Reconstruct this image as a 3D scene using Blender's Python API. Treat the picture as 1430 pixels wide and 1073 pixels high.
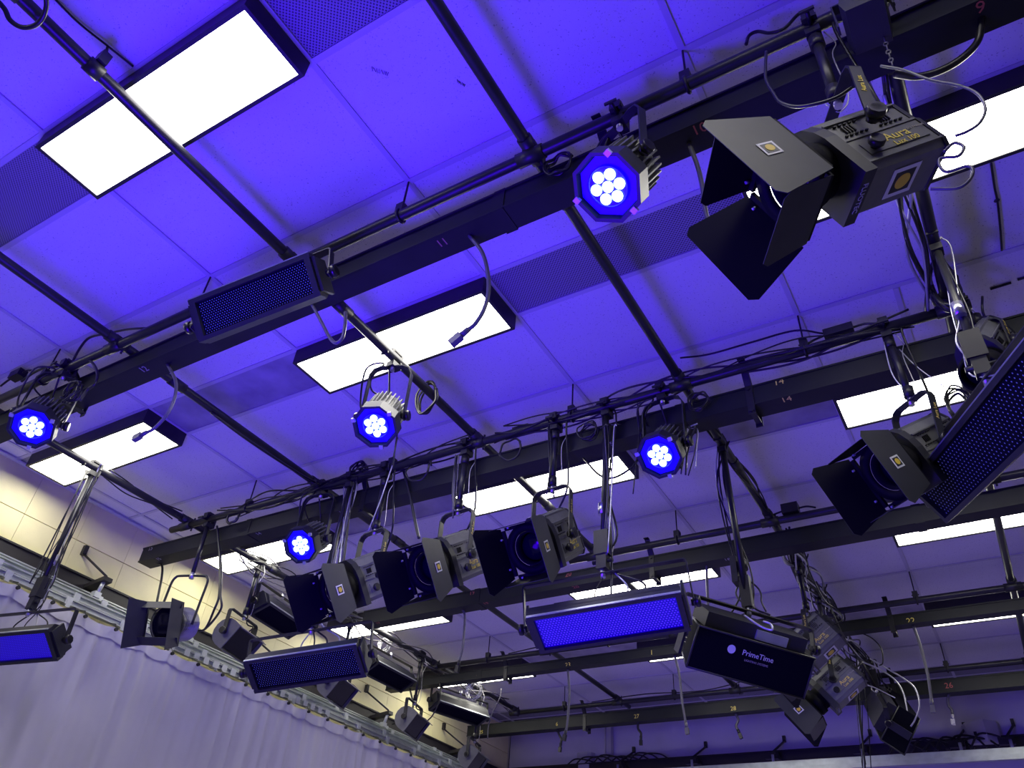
import bpy, math, random
from mathutils import Vector, Matrix
random.seed(7)
sc = bpy.context.scene
for o in list(bpy.data.objects): bpy.data.objects.remove(o)
COL = sc.collection
# ------------------------------------------------------------------ camera
F = 1089.3
RX, RY, RZ = 2.24294462, -0.0683823926, 0.534559215
CX, CY, CZ = 2.80474455, -0.538056657, -2.69933493      # z = 0 is the ceiling plane
def _rx(a): return Matrix(((1,0,0),(0,math.cos(a),-math.sin(a)),(0,math.sin(a),math.cos(a))))
def _ry(a): return Matrix(((math.cos(a),0,math.sin(a)),(0,1,0),(-math.sin(a),0,math.cos(a))))
def _rz(a): return Matrix(((math.cos(a),-math.sin(a),0),(math.sin(a),math.cos(a),0),(0,0,1)))
MC = _rz(RZ) @ _ry(RY) @ _rx(RX)
C0 = Vector((CX, CY, CZ))
cam = bpy.data.objects.new('camera', bpy.data.cameras.new('camera'))
COL.objects.link(cam)
cam.matrix_world = Matrix.Translation(C0) @ MC.to_4x4()
cam.data.sensor_width = 36.0
cam.data.lens = F / 1430.0 * 36.0
cam.data.clip_start = 0.02
sc.camera = cam
# ------------------------------------------------------------------ world, lamps, exposure
w = bpy.data.worlds.new('world'); sc.world = w; w.use_nodes = True
w.node_tree.nodes['Background'].inputs[0].default_value = (0.30, 0.28, 0.42, 1)
w.node_tree.nodes['Background'].inputs[1].default_value = 0.02
def lamp(name, kind, loc, energy, color, target=None, **kw):
    L = bpy.data.lights.new(name, kind); L.energy = energy; L.color = color
    for k, v in kw.items(): setattr(L, k, v)
    o = bpy.data.objects.new(name, L); COL.objects.link(o); o.location = loc
    if target is not None:
        o.rotation_euler = (Vector(target) - Vector(loc)).to_track_quat('-Z', 'Y').to_euler()
    return o
BLUE = (0.035, 0.0, 1.0)
lamp('blue_uplight', 'SPOT', (1.1, 0.0, -2.3), 250, (0.05, 0.0, 1.0), target=(1.35, 0.75, 0.0), spot_size=math.radians(130), spot_blend=0.25, shadow_soft_size=0.26)
lamp('blue_uplight', 'SPOT', (0.5, 0.5, -2.6), 190, (0.05, 0.0, 1.0), target=(0.8, 1.6, 0.0), spot_size=math.radians(130), spot_blend=0.3, shadow_soft_size=0.5)  # second unseen spot, added to lighten the pipe shadows of the first
lamp('added_blue_fill', 'AREA', (0.6, 4.6, -3.9), 42, (0.22, 0.12, 1.0), target=(0.6, 4.6, 0.0), shape='RECTANGLE', size=5.0, size_y=5.0)  # unseen area lamp added as blue fill, in place of blue fixtures
sc.view_settings.view_transform = 'Standard'
sc.view_settings.look = 'None'
sc.view_settings.exposure = 0.0
sc.view_settings.gamma = 1.0
sc.view_settings.use_curve_mapping = False
# ------------------------------------------------------------------ pixel <-> world helpers (placing things at their real distance)
def ray(px, py): return MC @ Vector(((px-715)/F, -(py-536.5)/F, -1.0))
def U(px, py, z): d = ray(px, py); return C0 + d*((z-C0.z)/d.z)
def Ux(px, py, x): d = ray(px, py); return C0 + d*((x-C0.x)/d.x)
def Uy(px, py, y): d = ray(px, py); return C0 + d*((y-C0.y)/d.y)
def near(px, py, pt):                      # the point of that sight line closest to a known point
    d = ray(px, py).normalized(); return C0 + d*((Vector(pt)-C0).dot(d))
def at(px, py, pt, dist):                  # nearer point of the sight line at a distance from a known point
    d = ray(px, py).normalized(); m = Vector(pt)-C0; t = m.dot(d); h2 = m.length_squared - t*t
    return C0 + d*(t - math.sqrt(max(0.0, dist*dist - h2)))
S = 1.2192
def R(n):
    k, r = divmod(n, 3); return k*1.524 + (0, .3048, .9144)[r]
R2, R5, R8, R11, R14 = R(2), R(5), R(8), R(11), R(14)
# ------------------------------------------------------------------ materials
def mat(name, col, rough=0.6, metal=0.0, emit=None, es=0.0, noise=0.0, nscale=20, bump=0.0, bscale=200, coat=0.0, spec=.5):
    m = bpy.data.materials.new(name); m.use_nodes = True
    nt = m.node_tree; b = nt.nodes['Principled BSDF']
    b.inputs['Base Color'].default_value = (*col, 1)
    b.inputs['Roughness'].default_value = rough; b.inputs['Metallic'].default_value = metal
    b.inputs['Specular IOR Level'].default_value = spec
    if coat: b.inputs['Coat Weight'].default_value = coat
    if emit: b.inputs['Emission Color'].default_value = (*emit, 1); b.inputs['Emission Strength'].default_value = es
    tc = nt.nodes.new('ShaderNodeTexCoord')
    if noise:
        n = nt.nodes.new('ShaderNodeTexNoise'); n.inputs['Scale'].default_value = nscale; n.inputs['Detail'].default_value = 5
        r = nt.nodes.new('ShaderNodeValToRGB')
        r.color_ramp.elements[0].position = .3; r.color_ramp.elements[1].position = .7
        r.color_ramp.elements[0].color = (*[c*(1-noise) for c in col], 1); r.color_ramp.elements[1].color = (*[min(1, c*(1+noise)) for c in col], 1)
        nt.links.new(tc.outputs['Object'], n.inputs['Vector']); nt.links.new(n.outputs['Fac'], r.inputs[0]); nt.links.new(r.outputs[0], b.inputs['Base Color'])
    if bump:
        n2 = nt.nodes.new('ShaderNodeTexNoise'); n2.inputs['Scale'].default_value = bscale
        bp = nt.nodes.new('ShaderNodeBump'); bp.inputs['Strength'].default_value = bump; bp.inputs['Distance'].default_value = .002
        nt.links.new(tc.outputs['Object'], n2.inputs['Vector']); nt.links.new(n2.outputs['Fac'], bp.inputs['Height']); nt.links.new(bp.outputs[0], b.inputs['Normal'])
    return m
M = {}
M['black'] = mat('black_metal', (.012, .012, .014), .45, .0, noise=.25, nscale=12)
M['pipe'] = mat('pipe_black_steel', (.022, .022, .026), .38, .3, noise=.25, nscale=9)
M['raceway'] = mat('raceway_charcoal', (.015, .017, .018), .5, .0, spec=.25, noise=.18, nscale=5)
M['housing'] = mat('fixture_housing_black', (.020, .019, .021), .5, noise=.15)
M['tee'] = mat('ceiling_tee', (.60, .58, .62), .5)
M['tee_edge'] = mat('ceiling_tee_reveal', (.10, .09, .12), .7)
M['bodygrey'] = mat('lamp_body_grey', (.135, .138, .142), .5, noise=.08, nscale=30, bump=.15)
M['bodydark'] = mat('lamp_body_dark', (.018, .019, .023), .45, noise=.1)
M['leaf'] = mat('barndoor_leaf', (.038, .040, .046), .5, noise=.08, nscale=15, spec=.35)
M['barrel'] = mat('barrel_matt_black', (.005, .005, .007), .7, spec=.15)
M['leafin'] = mat('barndoor_inner_shaded', (.006, .006, .008), .7, spec=.12)  # leaf paint again, darkened where little of the blue light falls
M['bluemid'] = mat('lit_blue_diffuser_mid', (.008, .0, .15), .5, emit=(.012, .0, 1.0), es=.32)
M['dotmid'] = mat('led_dot_mid', (.02, .01, .3), .4, emit=(.06, .02, 1.0), es=.55)
M['knob'] = mat('black_plastic', (.010, .010, .011), .35)
M['chrome'] = mat('bright_steel', (.62, .63, .66), .28, .9)
M['galv'] = mat('aluminium_track', (.50, .54, .53), .38, .7, noise=.12, nscale=14)
M['bracket'] = mat('zinc_bracket', (.60, .63, .66), .35, .6)
M['cable'] = mat('cable_rubber', (.012, .012, .014), .35)
M['cablegrey'] = mat('cable_grey', (.10, .095, .11), .4)
M['wire'] = mat('safety_wire', (.55, .55, .58), .35, .6)
M['lens'] = mat('lens_glass_dark', (.004, .004, .012), .15, spec=.3)
M['white'] = mat('sticker_white', (.72, .73, .76), .5)
M['yellow'] = mat('sticker_yellow', (.75, .55, .05), .5)
M['ylet'] = mat('lettering_yellow', (.92, .76, .14), .5)
M['rlet'] = mat('lettering_red', (.50, .10, .09), .5)
M['olet'] = mat('lettering_orange', (.42, .20, .14), .5)
M['glet'] = mat('lettering_grey', (.38, .36, .36), .5)
M['block'] = mat('painted_block_cream', (.86, .80, .44), .55, noise=.035, nscale=8, bump=.35, bscale=160)
M['mortar'] = mat('mortar_cream', (.60, .57, .44), .8)
M['wallback'] = mat('painted_wall_back', (.62, .58, .70), .6, noise=.05, nscale=4)
M['floor'] = mat('studio_floor', (.15, .15, .16), .6, noise=.1)
M['ledger'] = mat('ledger_black', (.016, .014, .016), .5)
M['box'] = mat('white_speaker_plastic', (.55, .53, .55), .5)
M['diff'] = mat('lit_diffuser', (.9, .9, .9), .6, emit=(1.0, .97, .84), es=14.0)
M['led'] = mat('lit_led_lens', (.8, .9, 1), .3, emit=(.50, .80, 1.0), es=4.0)
M['ledring'] = mat('led_plate_painted_spill', (.01, .0, .2), .4, emit=(.004, .0, 1.0), es=1.2)  # dark plate round the LEDs; its emission stands in for their blue spill
M['ledface'] = mat('led_bezel_blue_gloss', (.02, .0, .35), .3)
M['blueface'] = mat('lit_blue_diffuser', (.01, .0, .2), .4, emit=(.010, .0, 1.0), es=.30)
M['bluedim'] = mat('blue_diffuser_dim', (.003, .002, .010), .9, spec=.1)
M['grid'] = mat('honeycomb_grid', (.006, .004, .03), .5)
M['gridblue'] = mat('honeycomb_grid_lit', (.012, .004, .20), .5)
M['dot'] = mat('led_dot_lit', (.05, .05, .3), .4, emit=(.07, .015, 1.0), es=1.0)
M['dotdim'] = mat('led_dot_dim', (.05, .05, .3), .4, emit=(.22, .22, .80), es=.20)
M['softcloth'] = mat('softbox_cloth', (.003, .003, .008), .9, spec=.08)
M['reflector'] = mat('barrel_silver', (.45, .45, .50), .3, .7)
M['fabric'] = mat('curtain_fabric', (.50, .49, .57), .9, noise=.05, nscale=3, bump=.2, bscale=300)

def tile_mat():
    m = mat('ceiling_tile_fissured', (.80, .78, .80), .9)
    nt = m.node_tree; b = nt.nodes['Principled BSDF']; tc = nt.nodes.new('ShaderNodeTexCoord'); L = nt.links
    n = nt.nodes.new('ShaderNodeTexNoise'); n.inputs['Scale'].default_value = 150; n.inputs['Detail'].default_value = 2.0
    r = nt.nodes.new('ShaderNodeValToRGB'); r.color_ramp.elements[0].position = .30; r.color_ramp.elements[0].color = (.55, .53, .57, 1)
    r.color_ramp.elements[1].position = .345; r.color_ramp.elements[1].color = (1, 1, 1, 1)
    n2 = nt.nodes.new('ShaderNodeTexNoise'); n2.inputs['Scale'].default_value = 1.3; n2.inputs['Detail'].default_value = 3
    r2 = nt.nodes.new('ShaderNodeValToRGB'); r2.color_ramp.elements[0].color = (.70, .68, .70, 1); r2.color_ramp.elements[1].color = (.86, .84, .86, 1)
    mx = nt.nodes.new('ShaderNodeMix'); mx.data_type = 'RGBA'; mx.blend_type = 'MULTIPLY'; mx.inputs[0].default_value = 1
    bp = nt.nodes.new('ShaderNodeBump'); bp.inputs['Strength'].default_value = .4; bp.inputs['Distance'].default_value = .003
    L.new(tc.outputs['Object'], n.inputs['Vector']); L.new(n.outputs['Fac'], r.inputs[0])
    L.new(tc.outputs['Object'], n2.inputs['Vector']); L.new(n2.outputs['Fac'], r2.inputs[0])
    L.new(r.outputs[0], mx.inputs[6]); L.new(r2.outputs[0], mx.inputs[7]); L.new(mx.outputs[2], b.inputs['Base Color'])
    L.new(r.outputs[0], bp.inputs['Height']); L.new(bp.outputs[0], b.inputs['Normal'])
    return m
def vent_mat():
    m = mat('perforated_vent_panel', (.30, .29, .33), .6)
    nt = m.node_tree; b = nt.nodes['Principled BSDF']; tc = nt.nodes.new('ShaderNodeTexCoord'); L = nt.links
    mp = nt.nodes.new('ShaderNodeMapping'); mp.inputs['Rotation'].default_value = (0, 0, .785); mp.inputs['Scale'].default_value = (90, 90, 0)
    v = nt.nodes.new('ShaderNodeTexVoronoi'); v.inputs['Scale'].default_value = 1; v.inputs['Randomness'].default_value = 0
    r = nt.nodes.new('ShaderNodeValToRGB'); r.color_ramp.elements[0].position = .25; r.color_ramp.elements[0].color = (.05, .05, .06, 1)
    r.color_ramp.elements[1].position = .38; r.color_ramp.elements[1].color = (.33, .32, .36, 1)
    L.new(tc.outputs['Object'], mp.inputs['Vector']); L.new(mp.outputs[0], v.inputs['Vector']); L.new(v.outputs['Distance'], r.inputs[0]); L.new(r.outputs[0], b.inputs['Base Color'])
    return m
M['tile'] = tile_mat(); M['vent'] = vent_mat()
M['tileside'] = mat('stained_filler_panel', (.36, .34, .40), .8, noise=.25, nscale=5)

# ------------------------------------------------------------------ mesh builder
class MB:
    def __init__(s): s.v = []; s.f = []; s.mi = []; s.sm = []
    def add(s, vs, fs, mi=0, smooth=False):
        b = len(s.v); s.v += [Vector(v) for v in vs]
        for f in fs: s.f.append([b+i for i in f]); s.mi.append(mi); s.sm.append(smooth)
        return s
    def box(s, c, d, T=None, mi=0, bev=0.0):
        x, y, z = [k/2 for k in d]; c = Vector(c)
        if bev:
            bv = min(bev, x*.9, y*.9, z*.9); vs = []; 
            # chamfered along local Y: octagonal section in XZ
            pts = [(-x+bv,-z),(x-bv,-z),(x,-z+bv),(x,z-bv),(x-bv,z),(-x+bv,z),(-x,z-bv),(-x,-z+bv)]
            return s.prism([(p[0]+c.x, p[1]+c.z) for p in pts], c.y-y, c.y+y, 'y', T, mi)
        vs = [c+Vector((i*x, j*y, k*z)) for k in (-1,1) for j in (-1,1) for i in (-1,1)]
        if T is not None: vs = [T @ q for q in vs]
        return s.add(vs, [(0,2,3,1),(4,5,7,6),(0,1,5,4),(2,6,7,3),(0,4,6,2),(1,3,7,5)], mi)
    def prism(s, pts, a, b, ax='z', T=None, mi=0, smooth=False):
        n = len(pts)
        def mk(p, h): return Vector((p[0], p[1], h)) if ax == 'z' else (Vector((p[0], h, p[1])) if ax == 'y' else Vector((h, p[0], p[1])))
        vs = [mk(p, a) for p in pts] + [mk(p, b) for p in pts]
        if T is not None: vs = [T @ q for q in vs]
        return s.add(vs, [list(range(n))[::-1], list(range(n, 2*n))] + [(i, (i+1) % n, n+(i+1) % n, n+i) for i in range(n)], mi, smooth)
    def lathe(s, prof, axis_o, axis_d, n=20, mi=0, smooth=True, cap=True):
        # prof: list of (dist along axis, radius)
        o = Vector(axis_o); d = Vector(axis_d).normalized(); u = d.orthogonal().normalized(); v = d.cross(u)
        vs = []
        for h, r in prof:
            for k in range(n):
                a = 2*math.pi*k/n; vs.append(o + d*h + (u*math.cos(a)+v*math.sin(a))*r)
        fs = [(i*n+k, i*n+(k+1) % n, (i+1)*n+(k+1) % n, (i+1)*n+k) for i in range(len(prof)-1) for k in range(n)]
        s.add(vs, fs, mi, smooth)
        if cap:
            b = len(s.v)-len(vs)
            for base, fl in ((0, True), ((len(prof)-1)*n, False)):
                f = [b+base+k for k in range(n)]; s.f.append(f[::-1] if fl else f); s.mi.append(mi); s.sm.append(False)
        return s
    def cyl(s, a, b, r, n=16, mi=0, r2=None):
        a = Vector(a); b = Vector(b); return s.lathe([(0, r), ((b-a).length, r if r2 is None else r2)], a, b-a, n, mi)
    def tube(s, pts, r, n=8, mi=0):
        pts = [Vector(p) for p in pts]; m = len(pts); vs = []; up = None
        for i, p in enumerate(pts):
            t = (pts[min(i+1, m-1)] - pts[max(i-1, 0)])
            t = t.normalized() if t.length > 1e-9 else Vector((0,0,1))
            if up is None: up = t.orthogonal().normalized()
            up = (up - t*up.dot(t)); up = up.normalized() if up.length > 1e-6 else t.orthogonal().normalized()
            w_ = t.cross(up)
            for k in range(n):
                a = 2*math.pi*k/n; vs.append(p + (up*math.cos(a)+w_*math.sin(a))*r)
        fs = [(i*n+k, i*n+(k+1) % n, (i+1)*n+(k+1) % n, (i+1)*n+k) for i in range(m-1) for k in range(n)]
        fs += [list(range(n))[::-1], list(range((m-1)*n, m*n))]
        return s.add(vs, fs, mi, True)
    def strip(s, pts, side, wd, th, mi=0):
        # flat bar swept along pts; side = constant width direction
        pts = [Vector(p) for p in pts]; side = Vector(side).normalized(); m = len(pts); vs = []
        for i, p in enumerate(pts):
            a = (pts[i]-pts[i-1]).normalized() if i else (pts[1]-pts[0]).normalized()
            b = (pts[i+1]-pts[i]).normalized() if i < m-1 else a
            t = (a+b).normalized(); nrm = t.cross(side).normalized()
            k = 1.0/max(.5, abs(t.dot(a)))
            for sx, sz in ((-1,-1),(1,-1),(1,1),(-1,1)): vs.append(p + side*sx*wd/2 + nrm*sz*th/2*k)
        fs = [(i*4+k, i*4+(k+1) % 4, (i+1)*4+(k+1) % 4, (i+1)*4+k) for i in range(m-1) for k in range(4)]
        fs += [(3,2,1,0), tuple((m-1)*4+k for k in range(4))]
        return s.add(vs, fs, mi)
    def quadplate(s, q, th, mi=0):
        q = [Vector(p) for p in q]; n = (q[1]-q[0]).cross(q[-1]-q[0]).normalized()*th; k = len(q)
        return s.add(q + [p+n for p in q], [list(range(k))[::-1], list(range(k, 2*k))] + [(i, (i+1) % k, k+(i+1) % k, k+i) for i in range(k)], mi)
    def mesh(s, name, mats, inv=None):
        me = bpy.data.meshes.new(name)
        vs = [inv @ v for v in s.v] if inv is not None else s.v
        me.from_pydata([tuple(v) for v in vs], [], s.f)
        for m in (mats if isinstance(mats, (list, tuple)) else [mats]): me.materials.append(M[m])
        for p, i, sm in zip(me.polygons, s.mi, s.sm): p.material_index = i; p.use_smooth = sm
        me.update(); return me
def tag(o, label=None, cat=None, group=None, kind=None):
    if label: o['label'] = label
    if cat: o['category'] = cat
    if group: o['group'] = group
    if kind: o['kind'] = kind
    return o
MW = {}      # world matrices of empties (no depsgraph update needed)
def empty(name, loc, rot=None):
    o = bpy.data.objects.new(name, None); COL.objects.link(o); o.empty_display_size = .05
    m = Matrix.Translation(Vector(loc)) @ (rot.to_4x4() if rot is not None else Matrix.Identity(4))
    o.matrix_world = m; MW[o] = m; return o
def part(name, mb, mats, root, world=True, label=None):
    inv = MW[root].inverted() if world else None
    o = bpy.data.objects.new(name, mb.mesh(name, mats, inv)); COL.objects.link(o); o.parent = root; MW[o] = MW[root]
    if label: o['label'] = label
    return o
def solo(name, mb, mats, label=None, cat=None, group=None, kind=None, origin=None):
    org = Vector(origin) if origin is not None else (sum(mb.v, Vector())/max(1, len(mb.v)))
    o = bpy.data.objects.new(name, mb.mesh(name, mats, Matrix.Translation(-org))); COL.objects.link(o); o.location = org
    MW[o] = Matrix.Translation(org)
    return tag(o, label, cat, group, kind)
_txt = {}
def text_mb(s, size):
    k = (s, size)
    if k not in _txt:
        c = bpy.data.curves.new('t', 'FONT'); c.body = s; c.size = size; c.extrude = .0006; c.align_x = 'CENTER'; c.align_y = 'CENTER'; c.resolution_u = 2
        o = bpy.data.objects.new('t', c); COL.objects.link(o)
        dg = bpy.context.evaluated_depsgraph_get(); me = o.evaluated_get(dg).to_mesh()
        _txt[k] = ([v.co.copy() for v in me.vertices], [list(p.vertices) for p in me.polygons])
        o.evaluated_get(dg).to_mesh_clear(); bpy.data.objects.remove(o)
    return _txt[k]
def text_on(s, size, pos, xdir, nrm, mi=0, mb=None):
    mb = mb or MB(); vs, fs = text_mb(s, size); x = Vector(xdir).normalized(); n = Vector(nrm).normalized(); x = (x - n*x.dot(n)).normalized(); y = n.cross(x)
    return mb.add([Vector(pos) + x*v.x + y*v.y + n*(v.z+.0008) for v in vs], fs, mi)
def spline(pts, n=8):
    P = [Vector(p) for p in pts]; P = [P[0]*2-P[1]] + P + [P[-1]*2-P[-2]]; out = []
    for i in range(1, len(P)-2):
        for k in range(n):
            t = k/n; a, b, c, d = P[i-1], P[i], P[i+1], P[i+2]
            out.append(.5*((2*b) + (c-a)*t + (2*a-5*b+4*c-d)*t*t + (3*b-a-3*c+d)*t**3))
    out.append(P[-2]); return out
Z = Vector((0, 0, 1)); X = Vector((1, 0, 0)); Y = Vector((0, 1, 0))
# ---- the scene itself
# ------------------------------------------------------------------ the room shell
XL, YB, ZF = -2.62, 8.25, -4.3
ceil = solo('ceiling', MB().box(((7+XL)/2, (YB-5)/2, .09), (7-XL, YB+5, .12)), 'tee_edge', kind='structure')
solo('floor', MB().box(((7+XL)/2, (YB-5)/2, ZF-.05), (7-XL, YB+5, .1)), 'floor', kind='structure')
wl = solo('wall_left', MB().box((XL-.075, (YB-5)/2, ZF/2), (.13, YB+5, -ZF+.2)), 'mortar', kind='structure')
solo('wall_back', MB().box(((7+XL)/2, YB+.05, ZF/2), (7-XL, .1, -ZF+.2)), 'wallback', kind='structure')
solo('wall_right', MB().box((7.05, (YB-5)/2, ZF/2), (.1, YB+5, -ZF+.2)), 'wallback', kind='structure')
solo('wall_front', MB().box(((7+XL)/2, -5.05, ZF/2), (7-XL, .1, -ZF+.2)), 'wallback', kind='structure')
# painted blocks of the left wall, upper courses (the rest stands behind the curtain)
bm = MB().box((0,0,0), (.02, .404, .299)).mesh('block', 'block')
for j in range(-2, 16):
    for k, zc in enumerate((-.157, -.4625, -.768)):
        o = bpy.data.objects.new('block', bm); COL.objects.link(o); o.parent = wl
        o.matrix_parent_inverse = MW[wl].inverted(); yy = 1.945+.4064*j
        o.scale = (1, min(1, (8.25-yy)/.404+.5) if yy > 8.0 else 1, 1)
        o.location = (XL-.004+random.uniform(-.0008,.0008), yy if yy < 8.0 else yy-.05, zc)
# ceiling tiles, filler panels, tees
LIGHTS = [(0,0),(0,1),(2,1),(-2,1),(2,2),(0,2),(-2,2),(2,3),(0,3),(-2,3),(0,4),(2,4),(-2,4),(2,0),(-2,0),(0,-1)]
tw = S-.024
tmesh = MB().box((0,0,.012), (tw, .6096-.024, .016)).mesh('ceiling_tile', 'tile')
vmesh = MB().box((0,0,.012), (tw, .3048-.024, .016)).mesh('vent_panel', 'vent')
smesh = MB().box((0,0,.012), (tw, .3048-.024, .016)).mesh('filler_panel', 'tileside')
def cpart(name, me, loc, sx=1):
    o = bpy.data.objects.new(name, me); COL.objects.link(o); o.parent = ceil; o.matrix_parent_inverse = MW[ceil].inverted(); o.location = loc; o.scale = (sx, 1, 1); return o
for i in range(-3, 5):
    x0, sx = i*S+S/2, 1
    if i == -3: sx = (S-.0-(-2*S-XL) and (-2*S-XL-.02)/tw); x0 = (-2*S+XL)/2
    for k in range(-1, 5):
        for a, b in ((1,2),(2,3)):
            yc = (R(3*k+a)+R(3*k+b))/2
            cpart('ceiling_tile', tmesh, (x0, yc, random.uniform(-.001, .001)), sx)
        yc = (R(3*k)+R(3*k+1))/2
        if (i, k) in LIGHTS: continue
        if k <= 1 and not (i == -1 and k == 1): cpart('vent_panel', vmesh, (x0, yc, 0), sx)
        else: cpart('filler_panel', smesh, (x0, yc, 0), sx)
for i in range(-3, 5): cpart('vent_panel', vmesh, (i*S+S/2 if i > -3 else (-2*S+XL)/2, (R(15)+R(16))/2, 0), 1 if i > -3 else .14)
for i in range(-2, 6): part('ceiling_tee', MB().box((i*S, (R(-3)+YB)/2, .0), (.024, YB-R(-3), .006)), 'tee', ceil)
for n in range(-3, 17): part('ceiling_tee', MB().box(((XL+6.1)/2, R(n), .0005), (6.1-XL, .024, .006)), 'tee', ceil)
part('cut_tile_tee', MB().box((2.36*S, R(5)+.31, -.001), (.024, .59, .006)), 'tee', ceil)
solo('trim_1', MB().box((XL+.02, (YB-5)/2, -.010), (.04, YB+5, .012)), 'tee', kind='structure')
solo('trim_2', MB().box(((7+XL)/2, YB-.02, -.010), (7-XL, .04, .012)), 'tee', kind='structure')
# pencil marks on one tile
sq = MB(); p0 = U(521, 98, -.0005)
def scribble(x0_, y0_, x1_, y1_, n, amp):
    pts = []
    for q in range(n): t = q/(n-1); pts.append(U(x0_+(x1_-x0_)*t+random.uniform(-1,1), y0_+(y1_-y0_)*t+amp*(1 if q % 2 else -1), .0025))
    sq.tube(pts, .0016, 4)
scribble(519, 96, 543, 104, 15, 3); scribble(638, 113, 649, 120, 11, 2)
part('pencil_mark', sq, 'cable', ceil)
# ------------------------------------------------------------------ ceiling lights (1 x 4 ft boxes)
LBL = {(0,0):'lit black-framed ceiling light nearest the camera, crossed by a pipe',
 (0,1):'lit black-framed ceiling light with a dangling plug cord in front of it',
 (2,1):'lit black-framed ceiling light behind the nearest big spotlight with barndoors',
 (-2,1):'lit black-framed ceiling light above the cream block wall, cord hanging before it',
 (2,2):'lit ceiling light above the tilted panel light, its left end bare',
 (0,2):'lit ceiling light behind the two right-hand spotlights of the row of three',
 (-2,2):'lit ceiling light by the second raceway end, half hidden by a blue lamp',
 (2,3):'lit ceiling light beneath the low corner of the tilted panel light',
 (0,3):'lit ceiling light right behind the bright blue panel light',
 (-2,3):'lit ceiling light below the row of three spotlights',
 (0,4):'far ceiling light seen as a thin bright line under the raceway, mid room',
 (2,4):'far ceiling light seen as a thin bright line right of yellow number 22',
 (2,0):'lit ceiling light just beyond the top edge, over the biggest spotlight',
 (-2,0):'lit ceiling light beyond the left edge, over the left blue lamp',
 (0,-1):'lit ceiling light beyond the top left corner',
 (-2,4):'far ceiling light, thin bright line under the raceway left end'}
dl, dw, dh = S-.01, .3048-.004, .10
hb = MB()
for sx, sy, cx, cy in ((dl, .016, 0, dw/2-.008), (dl, .016, 0, -dw/2+.008), (.016, dw-.032, dl/2-.008, 0), (.016, dw-.032, -dl/2+.008, 0)):
    hb.box((cx, cy, -dh/2), (sx, sy, dh))
hb.box((0, 0, -.01), (dl-.03, dw-.03, .006))
hb_me = hb.mesh('housing', 'housing')
df_me = MB().box((0, 0, -dh+.008), (dl-.032, dw-.032, .006)).mesh('diffuser', 'diff')
for c, k in LIGHTS:
    e = empty('ceiling_light', (c*S+S/2, (R(3*k)+R(3*k+1))/2, .004))
    tag(e, LBL[(c, k)], 'ceiling light', 'black-framed ceiling lights')
    for nm, me in (('housing', hb_me), ('diffuser', df_me)):
        o = bpy.data.objects.new(nm, me); COL.objects.link(o); o.parent = e
# ------------------------------------------------------------------ pipe grid
PZ, PR = -.225, .0235
BZ = -.185
BX = [-1.83, -.61, .61, 1.83, 3.05]
def hanger(root, x, y, ztop=0.0):
    m = MB().cyl((x, y, ztop), (x, y, PZ+.055), .0045, 6)
    part('hanger_rod', m, 'black', root)
    m = MB().box((x, y, PZ+.035), (.036, .042, .055)).tube([(x, y+ math.sin(a)*(PR+.004), PZ+math.cos(a)*(PR+.004)) for a in [k*math.pi/8 for k in range(17)]], .007, 6)
    m.cyl((x-.025, y, PZ+.04), (x+.025, y, PZ+.04), .005, 6)
    part('pipe_clamp', m, 'black', root)
def coupler(root, x, y, d='x'):
    m = MB().cyl((x-.055, y, PZ), (x+.055, y, PZ), PR+.006, 12).cyl((x, y-.06, BZ), (x, y+.06, BZ), PR+.006, 12).box((x, y, (PZ+BZ)/2+.005), (.05, .05, .07)).cyl((x+.03, y+.03, PZ-.03), (x+.03, y+.03, BZ+.03), .006, 6)
    part('cross_coupler', m, 'black', root)
APIPES = [(R2, -2.5, 6.0, 'long black cross pipe nearest the camera, above the raceway numbered 10 and 11'),
          (R5, -1.98, 3.13, 'black cross pipe draped with cables, carrying the row of three spotlights'),
          (R8, .42, 6.0, 'black cross pipe ending beside the raceway numbered 20'),
          (R11, -1.95, 6.0, 'black cross pipe above the raceway with yellow numbers 22 and 23'),
          (R14, -1.75, 6.0, 'farthest black cross pipe, above the raceway numbered 26, 27 and 28')]
for y, xa, xb, lb in APIPES:
    e = empty('ceiling_pipe', ((xa+xb)/2, y, PZ)); tag(e, lb, 'pipe')
    part('tube', MB().tube([(xa+(xb-xa)*k/6, y, PZ) for k in range(7)], PR, 14), 'pipe', e)
    for i in range(-2, 5):
        if xa+.05 < i*S < xb-.05: hanger(e, i*S, y)
    for x in BX:
        if xa-.1 < x < xb+.1: coupler(e, x, y)
BL = ['black pipe running from the pole over the grey curtain wall', 'black pipe crossing left of the dark panel light', 'black pipe passing in front of the nearest ceiling light',
      'black pipe passing beside the nearest bright blue lamp at top', 'black pipe wrapped in cables right of the nearest big spotlight']
for x, lb, yb in zip(BX, BL, (7.15, 7.3, 7.2, 7.1, 7.4)):
    e = empty('ceiling_pipe', (x, 2.0, BZ)); tag(e, lb+', running away from the camera', 'pipe')
    part('tube', MB().tube([(x, -3+(yb+3)*k/8, BZ) for k in range(9)], PR, 14), 'pipe' , e)
    for yy in (-.45, 1.15+.3*random.random(), 3.3): part('pipe_sleeve', MB().cyl((x, yy-.05, BZ), (x, yy+.05, BZ), PR+.005, 12), 'black', e)
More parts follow.
